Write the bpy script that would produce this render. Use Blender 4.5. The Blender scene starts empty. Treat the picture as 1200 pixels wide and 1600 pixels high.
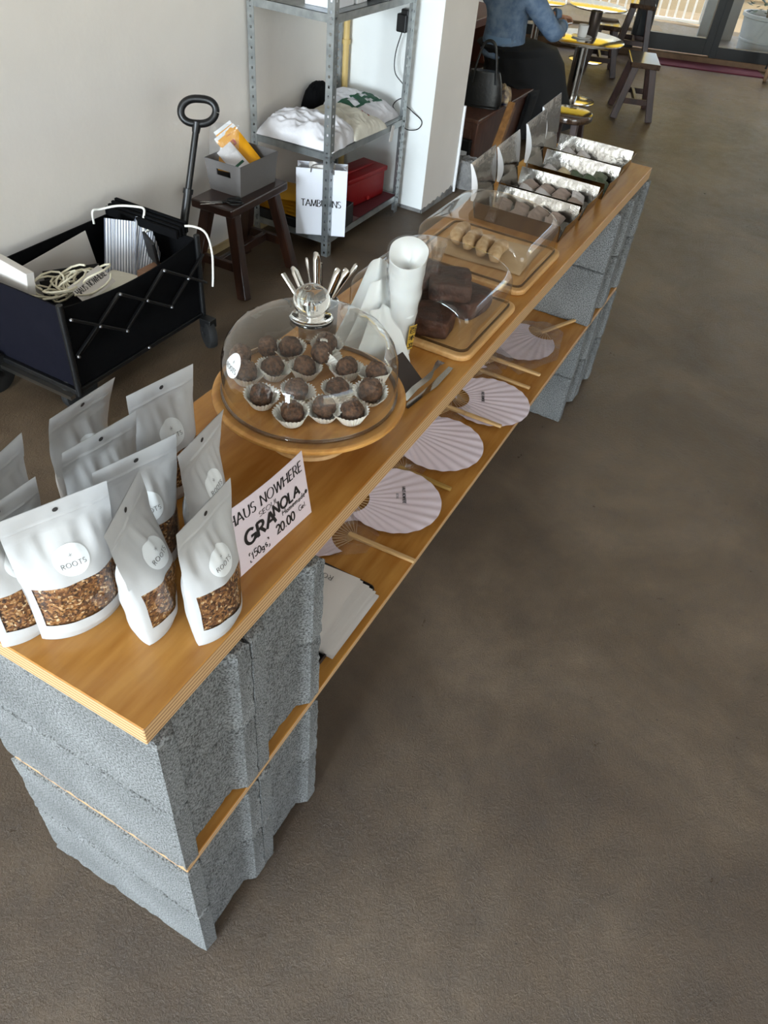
import bpy, bmesh, math, random
from mathutils import Vector, Matrix, noise
from math import sin, cos, pi, radians, sqrt, hypot, atan2

SC = bpy.context.scene
COL = SC.collection
rnd = random.Random(7)

# ------------------------------------------------------------------ camera
YAW, PITCH, ROLL = 0.4256, 0.7596, 0.1159
f_ = Vector((cos(YAW) * cos(PITCH), sin(YAW) * cos(PITCH), -sin(PITCH)))
r_ = Vector((sin(YAW), -cos(YAW), 0))
u_ = r_.cross(f_)
r2 = r_ * cos(ROLL) + u_ * sin(ROLL)
u2 = u_ * cos(ROLL) - r_ * sin(ROLL)
cam = bpy.data.objects.new('camera', bpy.data.cameras.new('camera'))
COL.objects.link(cam)
cam.matrix_world = Matrix(((r2.x, u2.x, -f_.x, -0.305), (r2.y, u2.y, -f_.y, -0.4029), (r2.z, u2.z, -f_.z, 1.6464), (0, 0, 0, 1)))
cam.data.sensor_fit = 'VERTICAL'
cam.data.sensor_height = 36
cam.data.lens = 1175.6 / 1600 * 36
cam.data.clip_start = 0.02
SC.camera = cam

# ------------------------------------------------------------------ light
W = bpy.data.worlds.new('sky')
SC.world = W
W.use_nodes = True
wn = W.node_tree
sky = wn.nodes.new('ShaderNodeTexSky')
sky.sky_type = 'NISHITA'
sky.sun_elevation = radians(46)
sky.sun_rotation = radians(60)
sky.sun_disc = False
sky.air_density = 1.2
wn.links.new(sky.outputs[0], wn.nodes['Background'].inputs[0])
wn.nodes['Background'].inputs[1].default_value = 0.6


def lamp(name, kind, loc, rot, energy, color, **kw):
    l = bpy.data.lights.new(name, kind)
    l.energy = energy
    l.color = color
    for k, v in kw.items():
        setattr(l, k, v)
    o = bpy.data.objects.new(name, l)
    o.location = loc
    o.rotation_euler = rot
    COL.objects.link(o)
    return o


lamp('sun', 'SUN', (6, -3, 8), (radians(39.6), 0, radians(-13.6)), 5.5, (1.0, 0.93, 0.82), angle=0.01)
# daylight coming in through the shopfront opening behind the camera; unseen side lamp is added fill
lamp('front_window_daylight', 'AREA', (-7.9, 0.25, 1.55), (0, radians(-90), 0), 1000, (0.78, 0.90, 1.0), shape='RECTANGLE', size=2.1, size_y=2.8)
lamp('added_side_fill', 'AREA', (-2.2, -5.4, 1.7), (radians(-90), 0, radians(180)), 62, (1.0, 0.91, 0.80), shape='RECTANGLE', size=4.4, size_y=2.2)

vs = SC.view_settings
vs.view_transform = 'Standard'
vs.look = 'None'
vs.gamma = 1
vs.exposure = 0.25
vs.use_curve_mapping = False


# ------------------------------------------------------------------ mesh tools
class MB:
    def __init__(s):
        s.v, s.f, s.m = [], [], []

    def add(s, vs, fs, mi=0):
        o = len(s.v)
        s.v += [tuple(x) for x in vs]
        for f in fs:
            s.f.append(tuple(i + o for i in f))
            s.m.append(mi)
        return o

    def box(s, a, b, mi=0, M=None):
        x0, y0, z0 = a
        x1, y1, z1 = b
        vs = [Vector((x, y, z)) for z in (z0, z1) for y in (y0, y1) for x in (x0, x1)]
        if M is not None:
            vs = [M @ v for v in vs]
        s.add(vs, [(0, 2, 3, 1), (4, 5, 7, 6), (0, 1, 5, 4), (2, 6, 7, 3), (0, 4, 6, 2), (1, 3, 7, 5)], mi)
        return s

    def bar(s, p, q, w, h, mi=0, w2=None, h2=None):
        p, q = Vector(p), Vector(q)
        d = (q - p).normalized()
        a = Vector((0, 0, 1)) if abs(d.z) < 0.9 else Vector((1, 0, 0))
        x = d.cross(a).normalized()
        y = x.cross(d)
        w2 = w2 or w
        h2 = h2 or h
        vs = []
        for c, ww, hh in ((p, w, h), (q, w2, h2)):
            for i, j in ((-1, -1), (1, -1), (1, 1), (-1, 1)):
                vs.append(c + x * (i * ww / 2) + y * (j * hh / 2))
        s.add(vs, [(0, 3, 2, 1), (4, 5, 6, 7), (0, 1, 5, 4), (1, 2, 6, 5), (2, 3, 7, 6), (3, 0, 4, 7)], mi)
        return s

    def tube(s, pts, r, n=8, mi=0, cap=True, flat=1.0):
        pts = [Vector(p) for p in pts]
        rr = r if isinstance(r, (list, tuple)) else [r] * len(pts)
        up = None
        rings = []
        for i, p in enumerate(pts):
            t = (pts[min(i + 1, len(pts) - 1)] - pts[max(i - 1, 0)])
            t = t.normalized() if t.length > 1e-9 else Vector((0, 0, 1))
            if up is None:
                up = t.orthogonal().normalized()
            up = (up - t * up.dot(t))
            up = up.normalized() if up.length > 1e-6 else t.orthogonal().normalized()
            b = t.cross(up)
            rings.append([p + (up * cos(2 * pi * k / n) + b * sin(2 * pi * k / n) * flat) * rr[i] for k in range(n)])
        fs = []
        for i in range(len(pts) - 1):
            for k in range(n):
                fs.append((i * n + k, i * n + (k + 1) % n, (i + 1) * n + (k + 1) % n, (i + 1) * n + k))
        if cap:
            fs.append(tuple(range(n - 1, -1, -1)))
            fs.append(tuple((len(pts) - 1) * n + k for k in range(n)))
        s.add([v for R in rings for v in R], fs, mi)
        return s

    def lathe(s, prof, c=(0, 0, 0), n=48, mi=0, fn=None, close=False):
        vs = []
        for r, z in prof:
            for k in range(n):
                a = 2 * pi * k / n
                rr = r if fn is None else fn(r, z, a)
                if isinstance(rr, tuple):
                    rr, zz = rr
                else:
                    zz = z
                vs.append((c[0] + rr * cos(a), c[1] + rr * sin(a), c[2] + zz))
        fs = []
        m = len(prof)
        for i in range(m if close else m - 1):
            for k in range(n):
                j = (i + 1) % m
                fs.append((i * n + k, i * n + (k + 1) % n, j * n + (k + 1) % n, j * n + k))
        s.add(vs, fs, mi)
        return s

    def prism(s, poly, a, b, mi=0, M=None, cap=True):
        n = len(poly)
        vs = [Vector((x, y, a)) for x, y in poly] + [Vector((x, y, b)) for x, y in poly]
        if M is not None:
            vs = [M @ v for v in vs]
        fs = [(i, (i + 1) % n, n + (i + 1) % n, n + i) for i in range(n)]
        if cap:
            fs += [tuple(range(n - 1, -1, -1)), tuple(range(n, 2 * n))]
        s.add(vs, fs, mi)
        return s

    def grid(s, fn, nu, nv, mi=0, wrap=False):
        vs = [fn(i / nu, j / nv) for j in range(nv + 1) for i in range(nu + (0 if wrap else 1))]
        w = nu if wrap else nu + 1
        fs, ms = [], []
        o = len(s.v)
        s.v += [tuple(v) for v in vs]
        for j in range(nv):
            for i in range(nu):
                i2 = (i + 1) % w
                s.f.append((o + j * w + i, o + j * w + i2, o + (j + 1) * w + i2, o + (j + 1) * w + i))
                s.m.append(mi((i + .5) / nu, (j + .5) / nv) if callable(mi) else mi)
        return s

    def mesh(s, name, mats, smooth=None, bevel=0, bseg=2, weld=0):
        me = bpy.data.meshes.new(name)
        me.from_pydata(s.v, [], s.f)
        for m in (mats if isinstance(mats, (list, tuple)) else [mats]):
            me.materials.append(m)
        for p, i in zip(me.polygons, s.m):
            p.material_index = i
        bm = bmesh.new()
        bm.from_mesh(me)
        if weld:
            bmesh.ops.remove_doubles(bm, verts=bm.verts, dist=weld)
        if bevel:
            es = [e for e in bm.edges if len(e.link_faces) == 2 and e.calc_face_angle(0) > 0.5]
            bmesh.ops.bevel(bm, geom=es, offset=bevel, segments=bseg, affect='EDGES', profile=0.5, clamp_overlap=True)
        bmesh.ops.recalc_face_normals(bm, faces=bm.faces)
        bm.to_mesh(me)
        bm.free()
        if smooth is not None:
            me.polygons.foreach_set('use_smooth', [True] * len(me.polygons))
            if smooth < pi - .01:
                me.set_sharp_from_angle(angle=smooth)
        me.update()
        return me


def link(name, me, parent=None, loc=None, rz=0):
    o = bpy.data.objects.new(name, me)
    COL.objects.link(o)
    if parent:
        o.parent = parent
    if loc:
        o.location = loc
    if rz:
        o.rotation_euler = (0, 0, rz)
    return o


def part(name, mb, mat, parent, smooth=None, bevel=0, label=None, **kw):
    o = link(name, mb.mesh(name, mat, smooth, bevel, **kw), parent)
    if label:
        o['label'] = label
    return o


def tag(o, label, cat, group=None):
    o['label'] = label
    o['category'] = cat
    if group:
        o['group'] = group
    return o


def thing(name, label, cat, loc=(0, 0, 0), rz=0, group=None):
    o = bpy.data.objects.new(name, None)
    o.empty_display_size = 0.05
    COL.objects.link(o)
    o.location = loc
    o.rotation_euler = (0, 0, rz)
    return tag(o, label, cat, group)


def single(name, mb, mat, label, cat, loc=(0, 0, 0), rz=0, group=None, smooth=None, bevel=0, **kw):
    o = link(name, mb.mesh(name, mat, smooth, bevel, **kw), None, loc, rz)
    return tag(o, label, cat, group)


def struct(name, mb, mat, smooth=None, bevel=0):
    o = link(name, mb.mesh(name, mat, smooth, bevel))
    o['kind'] = 'structure'
    return o


def dup(root, loc, rz, label=None, group=None):
    def cp(o, par):
        c = o.copy()
        COL.objects.link(c)
        c.parent = par
        for ch in list(o.children):
            cp(ch, c)
        return c
    r = cp(root, None)
    r.location = loc
    r.rotation_euler = (0, 0, rz)
    if label:
        r['label'] = label
    if group:
        r['group'] = group
    return r


def rrect(w, h, r, n=5):
    out = []
    for cx, cy, a0 in ((w / 2 - r, h / 2 - r, 0), (-w / 2 + r, h / 2 - r, 90), (-w / 2 + r, -h / 2 + r, 180), (w / 2 - r, -h / 2 + r, 270)):
        for k in range(n + 1):
            a = radians(a0 + 90 * k / n)
            out.append((cx + r * cos(a), cy + r * sin(a)))
    return out


def N3(p, s=1.0, seed=0.0):
    return noise.noise(Vector((p[0] * s + seed, p[1] * s + seed * .7, p[2] * s - seed * .3)))


# ------------------------------------------------------------------ materials
def lin(c):
    return tuple(((x / 255) / 12.92 if x <= 10 else ((x / 255 + .055) / 1.055) ** 2.4) for x in c) + (1.0,)


def mat(name, rgb, rough=0.5, metal=0.0, var=0.0, vscale=20.0, rgb2=None, bump=0.0, bscale=60.0, stretch=(1, 1, 1), detail=4, coord='Object', spec=0.5, sub=0.0, trans=0.0, rvar=0.0, bdist=0.01):
    m = bpy.data.materials.new(name)
    m.use_nodes = True
    nt = m.node_tree
    b = nt.nodes['Principled BSDF']
    b.inputs['Base Color'].default_value = lin(rgb)
    b.inputs['Roughness'].default_value = rough
    b.inputs['Metallic'].default_value = metal
    b.inputs['Specular IOR Level'].default_value = spec
    if trans:
        b.inputs['Transmission Weight'].default_value = trans
    if sub:
        b.inputs['Subsurface Weight'].default_value = sub
        b.inputs['Subsurface Radius'].default_value = (.01, .008, .006)
    tc = nt.nodes.new('ShaderNodeTexCoord')
    mp = nt.nodes.new('ShaderNodeMapping')
    mp.inputs['Scale'].default_value = stretch
    nt.links.new(tc.outputs[coord], mp.inputs[0])
    if rgb2 or var:
        n = nt.nodes.new('ShaderNodeTexNoise')
        n.inputs['Scale'].default_value = vscale
        n.inputs['Detail'].default_value = detail
        nt.links.new(mp.outputs[0], n.inputs[0])
        r = nt.nodes.new('ShaderNodeValToRGB')
        c1 = lin(rgb)
        c2 = lin(rgb2) if rgb2 else tuple(x * (1 - var) for x in c1[:3]) + (1,)
        r.color_ramp.elements[0].position = .33
        r.color_ramp.elements[1].position = .67
        r.color_ramp.elements[0].color = c2
        r.color_ramp.elements[1].color = c1
        nt.links.new(n.outputs[0], r.inputs[0])
        nt.links.new(r.outputs[0], b.inputs['Base Color'])
        if rvar:
            mr = nt.nodes.new('ShaderNodeMapRange')
            mr.inputs[3].default_value = rough - rvar
            mr.inputs[4].default_value = rough + rvar
            nt.links.new(n.outputs[0], mr.inputs[0])
            nt.links.new(mr.outputs[0], b.inputs['Roughness'])
    if bump:
        n = nt.nodes.new('ShaderNodeTexNoise')
        n.inputs['Scale'].default_value = bscale
        n.inputs['Detail'].default_value = 5
        nt.links.new(mp.outputs[0], n.inputs[0])
        bp = nt.nodes.new('ShaderNodeBump')
        bp.inputs['Strength'].default_value = bump
        bp.inputs['Distance'].default_value = bdist
        nt.links.new(n.outputs[0], bp.inputs['Height'])
        nt.links.new(bp.outputs[0], b.inputs['Normal'])
    return m


def thin_clear(name, tint=(1, 1, 1), ior=1.45, rough=0.03, bump=0.0, bscale=15, haze=0.0, hazecol=(.8, .8, .8)):
    """thin clear sheet: fresnel reflection over plain see-through"""
    m = bpy.data.materials.new(name)
    m.use_nodes = True
    nt = m.node_tree
    nt.nodes.remove(nt.nodes['Principled BSDF'])
    out = nt.nodes['Material Output']
    t = nt.nodes.new('ShaderNodeBsdfTransparent')
    t.inputs[0].default_value = tint + (1,)
    g = nt.nodes.new('ShaderNodeBsdfGlossy')
    g.inputs['Roughness'].default_value = rough
    fr = nt.nodes.new('ShaderNodeLayerWeight')
    fr.inputs['Blend'].default_value = .5
    pw = nt.nodes.new('ShaderNodeMath')
    pw.operation = 'POWER'
    pw.inputs[1].default_value = 3.2
    nt.links.new(fr.outputs['Facing'], pw.inputs[0])
    f0 = 1.3 * ((ior - 1) / (ior + 1)) ** 2
    ma = nt.nodes.new('ShaderNodeMath')
    ma.operation = 'MULTIPLY_ADD'
    ma.inputs[1].default_value = .95 - f0
    ma.inputs[2].default_value = f0
    nt.links.new(pw.outputs[0], ma.inputs[0])
    mx = nt.nodes.new('ShaderNodeMixShader')
    nt.links.new(ma.outputs[0], mx.inputs[0])
    last = t
    if haze:
        d = nt.nodes.new('ShaderNodeBsdfDiffuse')
        d.inputs[0].default_value = hazecol + (1,)
        m2 = nt.nodes.new('ShaderNodeMixShader')
        m2.inputs[0].default_value = haze
        nt.links.new(t.outputs[0], m2.inputs[1])
        nt.links.new(d.outputs[0], m2.inputs[2])
        last = m2
    nt.links.new(last.outputs[0], mx.inputs[1])
    nt.links.new(g.outputs[0], mx.inputs[2])
    if bump:
        tc = nt.nodes.new('ShaderNodeTexCoord')
        n = nt.nodes.new('ShaderNodeTexNoise')
        n.inputs['Scale'].default_value = bscale
        nt.links.new(tc.outputs['Object'], n.inputs[0])
        bp = nt.nodes.new('ShaderNodeBump')
        bp.inputs['Strength'].default_value = bump
        bp.inputs['Distance'].default_value = .01
        nt.links.new(n.outputs[0], bp.inputs['Height'])
        nt.links.new(bp.outputs[0], g.inputs['Normal'])
        nt.links.new(bp.outputs[0], fr.inputs['Normal'])
    nt.links.new(mx.outputs[0], out.inputs[0])
    return m


def floor_mat():
    m = mat('floor_concrete', (128, 112, 96), 0.42)
    nt = m.node_tree
    b = nt.nodes['Principled BSDF']
    tc = nt.nodes.new('ShaderNodeTexCoord')

    def nz(scale, detail, rough=.55, dist=0.0):
        n = nt.nodes.new('ShaderNodeTexNoise')
        n.inputs['Scale'].default_value = scale
        n.inputs['Detail'].default_value = detail
        n.inputs['Roughness'].default_value = rough
        n.inputs['Distortion'].default_value = dist
        nt.links.new(tc.outputs['Object'], n.inputs[0])
        return n
    n1, n2, n3, n4 = nz(1.6, 8, .62, .6), nz(11, 8, .7, .3), nz(230, 5, .7, .0), nz(85, 7, .72, .2)
    r1 = nt.nodes.new('ShaderNodeValToRGB')
    cr = r1.color_ramp
    cr.elements[0].position, cr.elements[1].position = .36, .66
    cr.elements[0].color = lin((79, 61, 42))
    cr.elements[1].color = lin((114, 96, 76))
    e = cr.elements.new(.5)
    e.color = lin((95, 77, 57))
    nt.links.new(n1.outputs[0], r1.inputs[0])
    r2_ = nt.nodes.new('ShaderNodeValToRGB')
    r2_.color_ramp.elements[0].position, r2_.color_ramp.elements[1].position = .3, .7
    r2_.color_ramp.elements[0].color = (.62, .6, .58, 1)
    r2_.color_ramp.elements[1].color = (1.12, 1.12, 1.12, 1)
    nt.links.new(n2.outputs[0], r2_.inputs[0])
    mx = nt.nodes.new('ShaderNodeMixRGB')
    mx.blend_type = 'MULTIPLY'
    mx.inputs[0].default_value = .8
    nt.links.new(r1.outputs[0], mx.inputs[1])
    nt.links.new(r2_.outputs[0], mx.inputs[2])
    # small dark specks
    vo = nt.nodes.new('ShaderNodeTexVoronoi')
    vo.inputs['Scale'].default_value = 9
    nt.links.new(tc.outputs['Object'], vo.inputs['Vector'])
    lt = nt.nodes.new('ShaderNodeMath')
    lt.operation = 'LESS_THAN'
    lt.inputs[1].default_value = .028
    nt.links.new(vo.outputs['Distance'], lt.inputs[0])
    mx2 = nt.nodes.new('ShaderNodeMixRGB')
    mx2.inputs[2].default_value = lin((52, 40, 30))
    ml = nt.nodes.new('ShaderNodeMath')
    ml.operation = 'MULTIPLY'
    ml.inputs[1].default_value = .7
    nt.links.new(lt.outputs[0], ml.inputs[0])
    nt.links.new(ml.outputs[0], mx2.inputs[0])
    nt.links.new(mx.outputs[0], mx2.inputs[1])
    nt.links.new(mx2.outputs[0], b.inputs['Base Color'])
    mr = nt.nodes.new('ShaderNodeMapRange')
    mr.inputs[1].default_value, mr.inputs[2].default_value = .3, .7
    mr.inputs[3].default_value, mr.inputs[4].default_value = .26, .46
    nt.links.new(n2.outputs[0], mr.inputs[0])
    nt.links.new(mr.outputs[0], b.inputs['Roughness'])
    ad = nt.nodes.new('ShaderNodeMath')
    ad.operation = 'MULTIPLY_ADD'
    ad.inputs[1].default_value = .6
    nt.links.new(n3.outputs[0], ad.inputs[0])
    nt.links.new(n4.outputs[0], ad.inputs[2])
    bp = nt.nodes.new('ShaderNodeBump')
    bp.inputs['Strength'].default_value = .8
    bp.inputs['Distance'].default_value = .007
    nt.links.new(ad.outputs[0], bp.inputs['Height'])
    nt.links.new(bp.outputs[0], b.inputs['Normal'])
    return m


def ply_edge_mat():
    m = mat('plywood_edge', (196, 158, 112), .6)
    nt = m.node_tree
    b = nt.nodes['Principled BSDF']
    tc = nt.nodes.new('ShaderNodeTexCoord')
    sx = nt.nodes.new('ShaderNodeSeparateXYZ')
    nt.links.new(tc.outputs['Object'], sx.inputs[0])
    n = nt.nodes.new('ShaderNodeTexNoise')
    n.inputs['Scale'].default_value = 25
    nt.links.new(tc.outputs['Object'], n.inputs[0])
    ad = nt.nodes.new('ShaderNodeMath')
    ad.operation = 'MULTIPLY_ADD'
    ad.inputs[1].default_value = .0012
    nt.links.new(n.outputs[0], ad.inputs[0])
    nt.links.new(sx.outputs[2], ad.inputs[2])
    mu = nt.nodes.new('ShaderNodeMath')
    mu.operation = 'MULTIPLY'
    mu.inputs[1].default_value = 1 / .0072
    nt.links.new(ad.outputs[0], mu.inputs[0])
    fr = nt.nodes.new('ShaderNodeMath')
    fr.operation = 'FRACT'
    nt.links.new(mu.outputs[0], fr.inputs[0])
    r = nt.nodes.new('ShaderNodeValToRGB')
    r.color_ramp.interpolation = 'CONSTANT'
    r.color_ramp.elements[0].color = lin((205, 168, 122))
    r.color_ramp.elements[1].position = .62
    r.color_ramp.elements[1].color = lin((150, 110, 72))
    nt.links.new(fr.outputs[0], r.inputs[0])
    nt.links.new(r.outputs[0], b.inputs['Base Color'])
    return m


def block_mat():
    m = mat('cast_concrete', (150, 148, 142), .92, bump=.7, bscale=420, bdist=.0025, spec=.2)
    nt = m.node_tree
    b = nt.nodes['Principled BSDF']
    tc = nt.nodes.new('ShaderNodeTexCoord')
    n = nt.nodes.new('ShaderNodeTexNoise')
    n.inputs['Scale'].default_value = 330
    n.inputs['Detail'].default_value = 3
    nt.links.new(tc.outputs['Object'], n.inputs[0])
    r = nt.nodes.new('ShaderNodeValToRGB')
    r.color_ramp.elements[0].position, r.color_ramp.elements[1].position = .34, .62
    r.color_ramp.elements[0].color = lin((70, 70, 69))
    r.color_ramp.elements[1].color = lin((140, 142, 142))
    nt.links.new(n.outputs[0], r.inputs[0])
    n2 = nt.nodes.new('ShaderNodeTexNoise')
    n2.inputs['Scale'].default_value = 9
    nt.links.new(tc.outputs['Object'], n2.inputs[0])
    mx = nt.nodes.new('ShaderNodeMixRGB')
    mx.blend_type = 'OVERLAY'
    mx.inputs[0].default_value = .35
    nt.links.new(r.outputs[0], mx.inputs[1])
    nt.links.new(n2.outputs[0], mx.inputs[2])
    nt.links.new(mx.outputs[0], b.inputs['Base Color'])
    return m


def granola_mat():
    m = mat('toasted_granola', (150, 100, 55), .6, bump=.8, bscale=300, bdist=.003)
    nt = m.node_tree
    b = nt.nodes['Principled BSDF']
    tc = nt.nodes.new('ShaderNodeTexCoord')
    v = nt.nodes.new('ShaderNodeTexVoronoi')
    v.inputs['Scale'].default_value = 320
    nt.links.new(tc.outputs['Object'], v.inputs['Vector'])
    sx = nt.nodes.new('ShaderNodeSeparateColor')
    nt.links.new(v.outputs['Color'], sx.inputs[0])
    r = nt.nodes.new('ShaderNodeValToRGB')
    els = ((0, (48, 27, 15)), (.35, (98, 60, 30)), (.68, (142, 94, 50)), (.9, (178, 134, 84)), (1, (222, 198, 160)))
    r.color_ramp.elements[0].color = lin(els[0][1])
    r.color_ramp.elements[1].color = lin(els[-1][1])
    for p, c in els[1:-1]:
        r.color_ramp.elements.new(p).color = lin(c)
    nt.links.new(sx.outputs[0], r.inputs[0])
    nt.links.new(r.outputs[0], b.inputs['Base Color'])
    return m


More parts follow.
